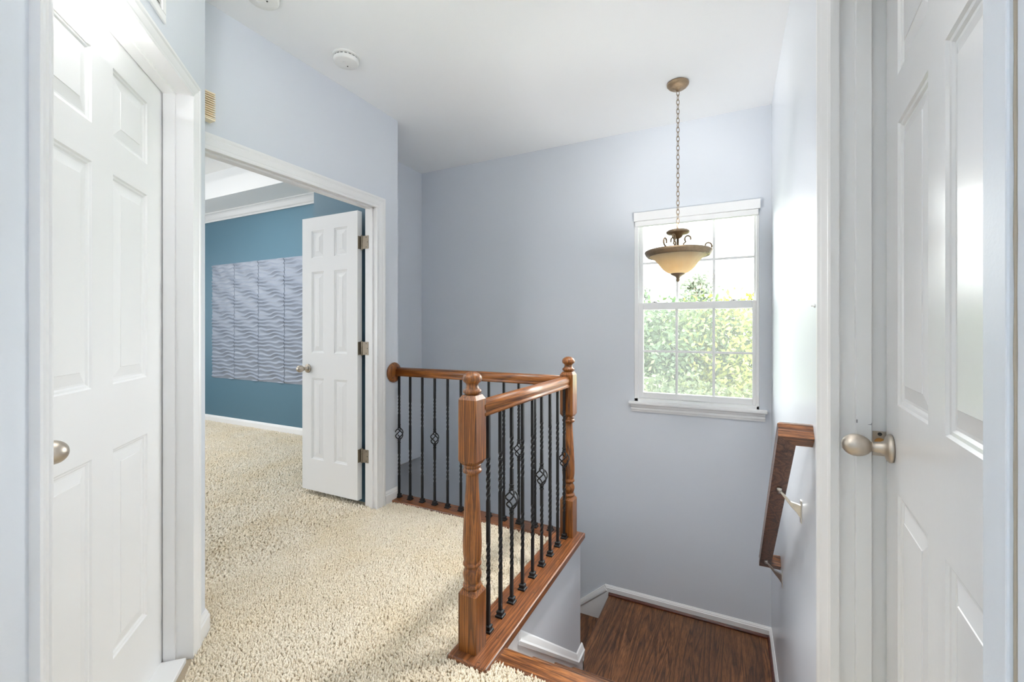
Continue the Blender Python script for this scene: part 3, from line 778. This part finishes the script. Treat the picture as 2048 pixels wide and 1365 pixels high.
# ------------------------------------------------------------------ wall handrail on the right
hr = empty('wall_handrail', (XR, 1.70, 0.86)); tag(hr, 'oak handrail sloping down the right wall with returns to the wall', 'handrail')
p1 = Vector((0.1625, 1.700, 0.858)); p2 = Vector((0.1625, 2.745, -0.052))
t_ = (p2 - p1).normalized(); nn = Vector((0, -t_.z, t_.y)).normalized()
if nn.z < 0: nn = -nn
hp = [(-0.027, -0.030), (-0.027, -0.006), (-0.023, 0.000), (-0.025, 0.006), (-0.027, 0.018), (-0.020, 0.028), (0, 0.031), (0.020, 0.028), (0.027, 0.018), (0.025, 0.006), (0.023, 0.000), (0.027, -0.006), (0.027, -0.030)]
def seg_sweep(path, idx, mat, name):
    """one straight piece of the mitred path"""
    P = [Vector(p) for p in path]; mb = MB(); m_ = len(P)
    dirs = [(P[i + 1] - P[i]).normalized() for i in range(m_ - 1)]; lefts = [nn.cross(d) for d in dirs]
    vs = []
    for i in (idx, idx + 1):
        l1, l2 = lefts[max(i - 1, 0)], lefts[min(i, m_ - 2)]; mt = (l1 + l2) / (1 + l1.dot(l2))
        for a, bb in hp: vs.append(P[i] + mt * a + nn * bb)
    k = len(hp); fs = [(q, (q + 1) % k, k + (q + 1) % k, k + q) for q in range(k)] + [tuple(range(k))[::-1], tuple(range(k, 2 * k))]
    mb.add(vs, fs); o = mb.build(name, mat, hr, bevel=0.0015); to_local(o, hr); return o
path = [Vector((XR, p1.y, p1.z)), p1, p2, Vector((XR, p2.y, p2.z))]
seg_sweep(path, 0, M_hrailX, 'rail_return'); seg_sweep(path, 1, M_hrailS, 'rail'); seg_sweep(path, 2, M_hrailX, 'rail_return')
for y, ys, wz in ((1.950, 1.985, 0.518), (2.630, 2.680, -0.080)):
    k = (ys - p1.y) / (p2.y - p1.y); zc = p1.z + (p2.z - p1.z) * k
    q = Vector((0.1640, ys, zc)) - nn * 0.031
    m = MB()
    xw = XR - 0.004; yw = y
    # flared web from the rail down to the wall, thin at the rail
    top = [(q.x + 0.006, q.z - 0.004), (xw - 0.030, wz + 0.030), (xw, wz + 0.024)]
    bot = [(xw, wz - 0.024), (xw - 0.012, wz - 0.006), (xw - 0.030, wz + 0.012), (q.x + 0.004, q.z - 0.013)]
    poly = top + bot; vs = []
    for sg in (-1, 1):
        for x, z in poly:
            f = (x - q.x) / (xw - q.x); vs.append((x, q.y + (yw - q.y) * f + sg * (0.0045 + 0.004 * f), z))
    n_ = len(poly); m.add(vs, [tuple(range(n_)), tuple(range(2 * n_ - 1, n_ - 1, -1))] + [(i, (i + 1) % n_, n_ + (i + 1) % n_, n_ + i) for i in range(n_)])
    br = m.build('bracket', M_silver, hr, bevel=0.001); to_local(br, hr)
    m = MB(); m.box(XR - 0.0045, XR + 0.001, yw - 0.012, yw + 0.012, wz - 0.042, wz + 0.042); pt = m.build('bracket_plate', M_silver, br, bevel=0.002); to_local(pt, hr)
    m = MB(); s0 = q - t_ * 0.016 - nn * 0.003; s1 = q + t_ * 0.016 - nn * 0.003
    m.tube([s0, q - nn * 0.004, s1], 0.0085, 10); sd = m.build('saddle', M_silver, br); to_local(sd, hr)

# ------------------------------------------------------------------ pendant lamp
PX, PY = -0.286, 2.79
pl = empty('pendant_lamp', (PX, PY, ZC)); tag(pl, 'bronze bowl pendant with amber glass hanging on a chain before the window', 'pendant lamp')
def L(z): return z - ZC
m = MB(); m.lathe([(0.001, 0.0), (0.060, 0.0), (0.063, -0.006), (0.062, -0.014), (0.052, -0.026), (0.040, -0.034), (0.016, -0.037), (0.012, -0.044), (0.006, -0.050), (0.001, -0.051)], seg=40); m.build('canopy', M_bronze, pl)
m = MB()
zt, zb = L(2.628), L(1.806); N = 30; pitch = (zt - zb) / N
for i in range(N):
    zc = zt - pitch * (i + 0.5); hl = pitch * 0.5 + 0.0042; hw = 0.0088
    pts = []
    for k in range(16):
        t = 2 * PI * k / 16
        x, z = hw * math.cos(t), hl * math.sin(t)
        pts.append((x * math.cos(.6), x * math.sin(.6), zc + z) if i % 2 == 0 else (-x * math.sin(.6), x * math.cos(.6), zc + z))
    m.tube(pts, 0.0019, 6, closed=True)
m.build('chain', M_bronze, pl)
m = MB(); m.lathe([(0.001, L(1.812)), (0.004, L(1.808)), (0.006, L(1.800)), (0.012, L(1.796)), (0.058, L(1.792)), (0.066, L(1.786)), (0.067, L(1.778)), (0.060, L(1.772)), (0.030, L(1.766)), (0.022, L(1.750)), (0.008, L(1.742)), (0.001, L(1.741))], seg=40); m.build('top_plate', M_bronze, pl)
m = MB(); m.lathe([(0.0065, L(1.745)), (0.0065, L(1.62))], seg=14); m.build('stem', M_bronze, pl)
# rim band and glass bowl
m = MB(); m.lathe([(0.150, L(1.668)), (0.183, L(1.672)), (0.190, L(1.668)), (0.192, L(1.661)), (0.187, L(1.655)), (0.186, L(1.648)), (0.178, L(1.640)), (0.176, L(1.636)), (0.150, L(1.640))], seg=64)
m.build('rim_band', M_bronze, pl)
def bowl_profile(z0, z1):
    out = []
    for i in range(25):
        t = i / 24                       # 0 top rim .. 1 bottom
        z = 1.648 - 0.118 * t
        r = 0.172 - 0.012 * t - 0.105 * (t ** 0.75) * (1 - 0.0 * t) + 0.022 * math.sin(PI * t) * (-1) ** 0
        out.append((max(r, 0.045), z))
    return out
pr = [(0.172, 1.650), (0.166, 1.644), (0.155, 1.638), (0.143, 1.631), (0.131, 1.622), (0.120, 1.611), (0.110, 1.599), (0.101, 1.587), (0.092, 1.575), (0.082, 1.563), (0.070, 1.552), (0.056, 1.543), (0.040, 1.537), (0.004, 1.535)]
vs = []; fs = []; SEG = 96
for r, z in pr:
    for k in range(SEG):
        t = 2 * PI * k / SEG
        fl_ = 1 + 0.012 * abs(math.sin(t * 12)) * min(1, max(0, (r - 0.03) / 0.06))
        vs.append((r * fl_ * math.cos(t), r * fl_ * math.sin(t), L(z)))
for i in range(len(pr) - 1):
    for k in range(SEG): fs.append((i * SEG + k, i * SEG + (k + 1) % SEG, (i + 1) * SEG + (k + 1) % SEG, (i + 1) * SEG + k))
m = MB(); m.add(vs, fs, True); o = m.build('glass_bowl', M_amber, pl)
sol = o.modifiers.new('thick', 'SOLIDIFY'); sol.thickness = 0.003; sol.offset = 1
m = MB(); m.lathe([(0.040, L(1.5375)), (0.042, L(1.533)), (0.036, L(1.526)), (0.020, L(1.518)), (0.012, L(1.512)), (0.009, L(1.504)), (0.0105, L(1.497)), (0.008, L(1.489)), (0.001, L(1.482))], seg=28); m.build('finial', M_bronze, pl)
# scroll arms
def arm(az):
    pts = []
    # top curl, S curve down to the rim, up-turned curl at the rim (radius, height)
    for i in range(15):
        t = i / 14; a = math.radians(-60 + 270 * t); rr = 0.010 + 0.012 * t
        pts.append((0.066 + rr * math.cos(PI - a + 0.9) * 1.0, 1.742 + rr * math.sin(PI - a + 0.9)))
    pts = []
    cx, cz = 0.062, 1.742
    for i in range(16):
        t = i / 15; a = math.radians(-20 + 250 * t); rr = 0.014 + 0.009 * t
        pts.append((cx + rr * math.cos(a), cz + rr * math.sin(a)))
    for r, z in ((0.033, 1.712), (0.038, 1.698), (0.050, 1.683), (0.066, 1.671), (0.090, 1.664), (0.130, 1.662), (0.165, 1.668)): pts.append((r, z))
    cx, cz = 0.180, 1.700
    for i in range(18):
        t = i / 17; a = math.radians(-85 + 290 * t); rr = 0.024 - 0.008 * t
        pts.append((cx + rr * math.cos(a), cz + rr * math.sin(a)))
    m = MB(); m.tube([(r * math.cos(az), r * math.sin(az), L(z)) for r, z in pts], 0.0048, 8)
    return m.build('scroll_arm', M_bronze, pl)
for a in (26, 128, 254): arm(math.radians(a))

# ------------------------------------------------------------------ small fixtures
def smoke(loc, rot, name='smoke_detector'):
    e = empty(name, loc, rot)
    m = MB(); m.lathe([(0.001, 0), (0.071, 0), (0.072, -0.008), (0.070, -0.010), (0.001, -0.010)], seg=44); m.build('mounting_plate', M_plastic, e)
    m = MB(); m.lathe([(0.001, -0.010), (0.059, -0.010), (0.059, -0.017), (0.065, -0.019), (0.066, -0.024), (0.063, -0.036), (0.058, -0.040), (0.001, -0.041)], seg=44); b_ = m.build('cover', M_plastic, e)
    m = MB(); m.box(-0.026, 0.012, -0.010, 0.010, -0.045, -0.041); m.build('test_button', M_plastic, b_, bevel=0.003)
    m = MB(); m.box(0.016, 0.022, -0.002, 0.003, -0.0435, -0.0415); m.build('indicator_lens', M_dark, b_)
    m = MB()
    for k in range(18):
        t = 2 * PI * k / 18; c_, s_ = math.cos(t), math.sin(t)
        m.prism([(0.0592 * math.cos(t - .10), 0.0592 * math.sin(t - .10), -0.0165), (0.0592 * math.cos(t + .10), 0.0592 * math.sin(t + .10), -0.0165), (0.0592 * math.cos(t + .10), 0.0592 * math.sin(t + .10), -0.0104), (0.0592 * math.cos(t - .10), 0.0592 * math.sin(t - .10), -0.0104)], (0.001 * c_, 0.001 * s_, 0))
    m.build('vent_slot', M_slot, b_)
    return e
tag(smoke((-1.86, 1.716, ZC), 2.0), 'round white smoke detector on the ceiling, the one wholly in view', 'smoke detector', 'ceiling smoke detectors')
tag(smoke((-1.83, 1.225, ZC), 0.4), 'white smoke detector cut off by the top edge of the photo', 'smoke detector', 'ceiling smoke detectors')

# door chime box on the left wall above the casing
ch = empty('door_chime', (XL, 1.085, 2.195)); tag(ch, 'beige louvred chime box on the wall above the bedroom doorway', 'door chime')
m = MB(); m.box(0.0, 0.012, -0.078, 0.078, -0.062, 0.062); m.build('base', M_beige, ch)
m = MB(); m.box(0.012, 0.040, -0.078, 0.078, -0.062, -0.056); m.box(0.012, 0.040, -0.078, 0.078, 0.056, 0.062); m.box(0.012, 0.026, -0.076, 0.076, -0.056, 0.056)
for i in range(11):
    z = -0.052 + 0.0101 * i
    m.prism([(0.026, -0.078, z), (0.042, -0.078, z - 0.003), (0.042, -0.078, z + 0.001), (0.026, -0.078, z + 0.006)], (0, 0.156, 0))
m.build('louvred_cover', M_beige, ch)

# return air grille over the closet door
gs = 1.345; g = empty('vent_grille', DP(gs, 0.605, 2.30), math.radians(135)); tag(g, 'white air return grille above the closet door', 'vent grille')
m = MB(); m.box(-0.31, 0.31, -0.008, 0, -0.140, -0.112); m.box(-0.31, 0.31, -0.008, 0, 0.112, 0.140); m.box(-0.31, -0.282, -0.008, 0, -0.112, 0.112); m.box(0.282, 0.31, -0.008, 0, -0.112, 0.112)
m.build('grille_frame', M_trim, g, bevel=0.003)
m = MB(); m.box(-0.282, 0.282, -0.001, 0, -0.112, 0.112); m.build('grille_backing', M_slot, g)
for i in range(18):
    z = -0.106 + 0.0125 * i
    m = MB(); m.prism([(-0.280, -0.007, z - 0.004), (-0.280, -0.0055, z - 0.004), (-0.280, -0.001, z + 0.0055), (-0.280, -0.0025, z + 0.0055)], (0.556, 0, 0)); m.build('slat', M_trim, g)

# tiny white hook on the right wall
hk = empty('wall_hook', (XR, 1.655, 1.274)); tag(hk, 'tiny white hook on the right wall above the handrail', 'hook')
m = MB(); m.lathe([(0.001, 0), (0.006, 0), (0.006, -0.003), (0.003, -0.004), (0.0025, -0.010), (0.001, -0.011)], axis='X', seg=12); m.build('peg', M_plastic, hk)

# ------------------------------------------------------------------ wave panels on the teal wall: 4 columns x 3 rows of moulded tiles
PW, PH = 0.4735, 0.4850
def wave_mesh():
    nx, nz = 56, 120
    X, Z = np.meshgrid(np.linspace(0, 1, nx), np.linspace(0, 1, nz))
    ph = 2 * PI * (10 * Z) + (1.6 * np.sin(2 * PI * (2 * Z)) + 0.5) * np.sin(2 * PI * X + 0.6 * np.sin(2 * PI * Z)) + 0.8 * np.sin(4 * PI * X + 2 * PI * Z * 2)
    s_ = (ph / (2 * PI)) % 1.0
    h = np.where(s_ < 0.72, s_ / 0.72, (1 - s_) / 0.28); h = h ** 1.3
    amp = 0.7 + 0.3 * np.cos(2 * PI * X + 4 * PI * Z)
    y = -(0.004 + 0.019 * h * amp)
    g_ = 0.0042
    vs = np.stack([g_ + X * (PW - 2 * g_), y, g_ * 0 + Z * PH], -1).reshape(-1, 3)
    fs = [(j * nx + i, j * nx + i + 1, (j + 1) * nx + i + 1, (j + 1) * nx + i) for j in range(nz - 1) for i in range(nx - 1)]
    mb = MB(); mb.add([tuple(v) for v in vs], fs, True)
    # skirt down to the wall
    edge = [i for i in range(nx)] + [j * nx + nx - 1 for j in range(1, nz)] + [(nz - 1) * nx + i for i in range(nx - 2, -1, -1)] + [j * nx for j in range(nz - 2, 0, -1)]
    ev = [tuple(vs[e]) for e in edge]; bv = [(v[0], 0, v[2]) for v in ev]; n_ = len(ev)
    mb.add(ev + bv, [(i, (i + 1) % n_, n_ + (i + 1) % n_, n_ + i) for i in range(n_)])
    return mb
proto = None
rown = ['bottom', 'middle', 'top']; coln = ['far left', 'second from left', 'third from left', 'partly hidden right']
for j in range(3):
    for i in range(4):
        loc = (-6.040 + PW * i, YT, 0.575 + PH * j)
        if proto is None: o = proto = wave_mesh().build('wave_panel', M_wave, None, loc=loc)
        else: o = proto.copy(); COL.objects.link(o); o.location = loc
        w_ = 'behind the open bedroom door edge' if i == 3 else 'on the teal bedroom wall'
        tag(o, 'grey wavy relief panel, %s row, %s column, %s' % (rown[j], coln[i], w_), 'wall panel', 'wavy relief panels on the bedroom wall')

# ------------------------------------------------------------------ carpet pile (uncountable tufts)
def in_poly(pts, poly):
    x, y = pts[:, 0], pts[:, 1]; ins = np.zeros(len(pts), bool); n_ = len(poly)
    for i in range(n_):
        x0, y0 = poly[i]; x1, y1 = poly[(i + 1) % n_]
        c = ((y0 > y) != (y1 > y)) & (x < (x1 - x0) * (y - y0) / (y1 - y0 + 1e-12) + x0); ins ^= c
    return ins
def scatter(poly, sp):
    P = np.array(poly); x0, y0 = P.min(0); x1, y1 = P.max(0)
    gx, gy = np.meshgrid(np.arange(x0, x1, sp), np.arange(y0, y1, sp)); p = np.stack([gx.ravel(), gy.ravel()], 1)
    p = p + rng.uniform(-0.5, 0.5, p.shape) * sp * 0.95
    return p[in_poly(p, poly)]
c1 = DP(2.03, 0.59, 0); c0 = DP(0.3, 0.60, 0)
hall = [(c0[0], c0[1]), (c1[0], c1[1]), (XL - 0.01, c1[1]), (XL - 0.06, 1.12), (-2.16, 2.19), (XL + 0.016, 2.19), (XL + 0.018, 2.338), (-0.926, 2.338), (-0.926, 1.318), (-0.80, 1.318), (-0.79, 1.378), (XR - 0.005, 1.372), (XR - 0.005, 0.3), (-0.3, 0.0)]
bed = [(-6.9, 3.34), (-2.80, 3.34), (-2.80, 2.26), (-2.16, 2.2), (-2.16, 1.12), (-2.3, 1.0), (-6.9, 1.4)]
pts1 = scatter(hall, 0.0072); pts2 = scatter(bed, 0.0115)
P = np.concatenate([pts1, pts2]); big = np.concatenate([np.ones(len(pts1)) * 1.0, np.ones(len(pts2)) * 1.55])
n_ = len(P)
base = np.array([[1, 0, 0.35], [0.3, 0.95, 0.35], [-0.8, 0.6, 0.35], [-0.8, -0.6, 0.35], [0.3, -0.95, 0.35], [0, 0, 1.0], [0.0, 0.0, -0.1]])
facs = np.array([[0, 1, 5], [1, 2, 5], [2, 3, 5], [3, 4, 5], [4, 0, 5]])
base = base[:6]
ang_ = rng.uniform(0, 2 * PI, n_); hgt = rng.uniform(0.010, 0.017, n_) * (0.8 + 0.2 * big); rad = rng.uniform(0.0036, 0.0056, n_) * big
lean = rng.normal(0, 0.0042, (n_, 2)) * big[:, None]
ca, sa = np.cos(ang_), np.sin(ang_)
V = np.zeros((n_, 6, 3))
V[:, :, 0] = P[:, 0:1] + rad[:, None] * (base[None, :, 0] * ca[:, None] - base[None, :, 1] * sa[:, None]) + lean[:, 0:1] * base[None, :, 2]
V[:, :, 1] = P[:, 1:2] + rad[:, None] * (base[None, :, 0] * sa[:, None] + base[None, :, 1] * ca[:, None]) + lean[:, 1:2] * base[None, :, 2]
V[:, :, 2] = hgt[:, None] * base[None, :, 2]
low_ = V.copy(); # lower ring sits on the backing
ring = np.repeat(V[:, :5, :], 1, 1).copy(); ring[:, :, 2] = 0.0; ring[:, :, 0] = P[:, 0:1] + (ring[:, :, 0] - P[:, 0:1]) * 0.7; ring[:, :, 1] = P[:, 1:2] + (ring[:, :, 1] - P[:, 1:2]) * 0.7
V = np.concatenate([V, ring], 1)            # 11 vertices: ring(0-4), tip(5), base ring(6-10)
F3 = facs; F4 = np.array([[k, 6 + k, 6 + (k + 1) % 5, (k + 1) % 5] for k in range(5)])
off = (np.arange(n_) * 11)[:, None, None]
f3 = (F3[None] + off).reshape(-1, 3); f4 = (F4[None] + off).reshape(-1, 4)
me = bpy.data.meshes.new('carpet')
me.vertices.add(n_ * 11); me.vertices.foreach_set('co', V.reshape(-1).astype(np.float32))
nl = f3.size + f4.size; me.loops.add(nl); me.loops.foreach_set('vertex_index', np.concatenate([f3.reshape(-1), f4.reshape(-1)]).astype(np.int32))
me.polygons.add(len(f3) + len(f4))
ls = np.concatenate([np.arange(len(f3)) * 3, f3.size + np.arange(len(f4)) * 4]).astype(np.int32)
me.polygons.foreach_set('loop_start', ls)
me.polygons.foreach_set('use_smooth', np.ones(len(ls), bool))
me.update(calc_edges=True); me.validate()
me.materials.append(M_carpet)
cp = bpy.data.objects.new('carpet', me); COL.objects.link(cp)
tag(cp, 'cream shag carpet covering the landing and the bedroom floor', 'carpet', kind='stuff')

# ------------------------------------------------------------------ outdoors
M_bounce = paint('pale_bounce_slab', (0.66, 0.65, 0.62), 0.9, 0.3, 20, 0.05)
m = MB(); m.box(-14, 14, YB + 0.16, 10.0, -3.3, -3.19); struct(m.build('ground_bounce', M_bounce), 'unseen pale slab added to bounce daylight up through the window', 'ground')  # added reflector out of view: throws skylight up to the stairwell ceiling
m = MB(); m.box(-40, 40, YB + 1.0, 90, -3.4, -3.2); struct(m.build('ground', M_grass), 'lawn below the trees outside the window', 'ground')
def tree(name, label, loc, h, rad, kind, n, ls, c1, c2, seed, base=-3.2, group='trees outside the window'):
    r = np.random.default_rng(seed)
    e = empty(name, (loc[0], loc[1], base)); tag(e, label, 'tree', group)
    nc = max(12, n // 60)
    t = r.uniform(0.10, 1.0, nc)
    if kind == 'cone': rr = rad * (1.02 - t) ** 0.75
    else: rr = rad * np.sqrt(np.clip(1 - ((t - 0.55) / 0.5) ** 2, 0.03, 1))
    a = r.uniform(0, 2 * PI, nc); q = np.sqrt(r.uniform(0.35, 1.0, nc))
    C = np.stack([rr * q * np.cos(a), rr * q * np.sin(a), h * t], 1)
    idx = r.integers(0, nc, n)
    spread = 0.24 if kind == 'cone' else 0.34
    Q = C[idx] + r.normal(0, 1, (n, 3)) * np.array([spread, spread, spread * 0.6])
    d1 = r.normal(0, 1, (n, 3)); d1 /= np.linalg.norm(d1, axis=1)[:, None]
    d2 = np.cross(d1, r.normal(0, 1, (n, 3))); d2 /= np.linalg.norm(d2, axis=1)[:, None]
    s1 = ls * r.uniform(0.6, 1.25, n)[:, None]; up_ = np.array([0, 0, 1.0])
    A = Q - d1 * s1; B = Q + d2 * s1 * 0.5; D_ = Q + d1 * s1; E_ = Q - d2 * s1 * 0.5
    V = np.stack([A, B, D_, E_], 1).reshape(-1, 3)
    me = bpy.data.meshes.new('foliage'); me.vertices.add(4 * n); me.vertices.foreach_set('co', V.reshape(-1).astype(np.float32))
    me.loops.add(4 * n); me.loops.foreach_set('vertex_index', np.arange(4 * n).astype(np.int32)); me.polygons.add(n); me.polygons.foreach_set('loop_start', (np.arange(n) * 4).astype(np.int32))
    me.update(calc_edges=True); me.validate()
    me.materials.append(leafmat(name + '_leaf_%d' % seed, c1, c2))
    f = bpy.data.objects.new('foliage', me); COL.objects.link(f); f.parent = e
    m = MB(); pts = [(0.06 * math.sin(k * 1.3 + seed), 0.06 * math.cos(k * 1.1 + seed), h * 0.95 * k / 8) for k in range(9)]
    m.tube(pts, [max(0.015, 0.05 + 0.10 * (1 - k / 8) * min(1, h / 8)) for k in range(9)], 8)
    for k in range(10):
        c = C[k % nc]; z0 = c[2] * 0.75; m.tube([(0, 0, z0), (c[0] * 0.5, c[1] * 0.5, (z0 + c[2]) / 2), tuple(c)], [0.05, 0.03, 0.012], 6)
    m.build('trunk', M_bark, e)
    return e
tree('conifer', 'blue-green tree with pointed top behind the pendant finial', (-0.95, 15.0), 6.1, 1.7, 'cone', 9000, 0.085, (0.22, 0.27, 0.20), (0.40, 0.46, 0.35), 1)
tree('conifer', 'thin pale treetop at the left side of the upper sash', (-2.75, 14.5), 5.9, 1.3, 'cone', 6000, 0.085, (0.25, 0.29, 0.24), (0.44, 0.49, 0.40), 2)
tree('leafy_tree', 'yellow-green sunny tree behind the right panes', (0.55, 12.5), 5.1, 1.9, 'round', 16000, 0.075, (0.13, 0.17, 0.035), (0.34, 0.36, 0.07), 3)
tree('leafy_tree', 'grey-green broad tree filling the left panes of the lower sash', (-2.7, 12.0), 4.9, 1.9, 'round', 16000, 0.075, (0.055, 0.105, 0.055), (0.14, 0.20, 0.09), 4)
tree('leafy_tree', 'mid green tree behind the middle panes of the lower sash', (-1.0, 12.6), 4.95, 1.6, 'round', 14000, 0.075, (0.06, 0.11, 0.045), (0.17, 0.23, 0.08), 5)
tree('shrub', 'dark green bush low behind the left and middle panes', (-1.6, 9.2), 3.2, 1.5, 'round', 12000, 0.06, (0.05, 0.075, 0.035), (0.12, 0.155, 0.065), 6)
tree('shrub', 'olive bush low behind the bottom right pane', (0.1, 9.4), 3.1, 1.4, 'round', 12000, 0.06, (0.055, 0.08, 0.03), (0.15, 0.18, 0.06), 7)

# ------------------------------------------------------------------ light
W = bpy.data.worlds.new('sky'); S.world = W; W.use_nodes = True
bg = W.node_tree.nodes['Background']; bg.inputs['Color'].default_value = (0.98, 0.99, 1.0, 1); bg.inputs['Strength'].default_value = 24.0
def area(name, loc, rot, sx, sy, power, col, portal=False):
    l = bpy.data.lights.new(name, 'AREA'); l.shape = 'RECTANGLE'; l.size = sx; l.size_y = sy; l.energy = power; l.color = col
    if portal: l.cycles.is_portal = True
    o = bpy.data.objects.new(name, l); COL.objects.link(o); o.location = loc; o.rotation_euler = rot; return o
area('window_portal', (-0.24, YB + 0.16, 1.36), (math.radians(-90), 0, 0), 0.82, 1.40, 1, (1, 1, 1), True)
# unseen area lights added as assumed bedroom daylight; left and near walls are windowless
area('bedroom_fill_left', (-7.45, 1.0, 1.5), (0, math.radians(-90), 0), 1.6, 3.0, 36, (0.96, 0.98, 1.0))  # assumed daylight from the left, added before a solid wall
area('bedroom_fill_side', (-4.6, -1.15, 1.5), (math.radians(90), 0, 0), 2.4, 1.6, 48, (0.97, 0.98, 1.0))  # second fill added on the near side, no opening behind it
area('stairwell_fill', (-4.4, 2.88, -1.5), (0, math.radians(-90), 0), 2.2, 0.8, 3.5, (1.0, 0.99, 0.97))  # unseen fill added to lift the lower stairwell
# added fills: bedroom overhead, above the pendant's top plate, over the stairs, hall uplight
area('bedroom_fill_down', (-4.6, 1.9, 2.9), (0, 0, 0), 0.6, 0.6, 46, (1, 0.98, 0.95))  # overhead fill added to brighten the bedroom carpet, no fixture there
area('pendant_fill_up', (PX, PY, 1.802), (math.radians(180), 0, 0), 0.085, 0.085, 5.8, (1, 0.985, 0.955))  # uplight added to brighten the ceiling, apart from the bulb in the bowl
l_ = area('stair_fill_down', (-0.30, 1.95, ZC - 0.012), (0, 0, 0), 0.16, 0.16, 11, (1.0, 0.985, 0.96)); l_.data.spread = math.radians(80)  # unseen fill added to brighten the low back wall and landing
area('hall_fill_up', (-1.28, 0.36, 1.95), (math.radians(180), 0, 0), 0.45, 0.45, 25, (1, 1, 1))  # added floating uplight that bounces off the hall ceiling, no bowl there
pb = bpy.data.lights.new('pendant_bulb_glow', 'POINT'); pb.energy = 0.42; pb.color = (1, 0.93, 0.82); pb.shadow_soft_size = 0.025
po = bpy.data.objects.new('pendant_bulb_glow', pb); COL.objects.link(po); po.location = (PX, PY, 1.605)
# added fill without a fixture, above the middle of the landing
area('hall_fill_down', (-1.0, 0.75, ZC - 0.06), (0, 0, 0), 0.45, 0.45, 2.5, (1.0, 0.965, 0.91))

# ------------------------------------------------------------------ camera
cam = bpy.data.cameras.new('camera'); cam.sensor_width = 36.0; cam.lens = 36.0 * 876.5 / 2048; cam.clip_start = 0.01; cam.clip_end = 300
cam.shift_y = -(682.5 - 659.1) / 2048
co = bpy.data.objects.new('camera', cam); COL.objects.link(co)
co.location = (0, 0, 1.2); co.rotation_euler = (math.radians(90), 0, math.radians(26.587))
S.camera = co

S.view_settings.view_transform = 'Standard'; S.view_settings.look = 'None'; S.view_settings.exposure = 0.31; S.view_settings.gamma = 1.0
S.view_settings.use_curve_mapping = False
c_ = S.cycles
c_.use_denoising = True; c_.max_bounces = 14; c_.diffuse_bounces = 8; c_.glossy_bounces = 4; c_.transparent_max_bounces = 16; c_.sample_clamp_indirect = 8.0; c_.sample_clamp_direct = 3.5
c_.caustics_reflective = False; c_.caustics_refractive = False
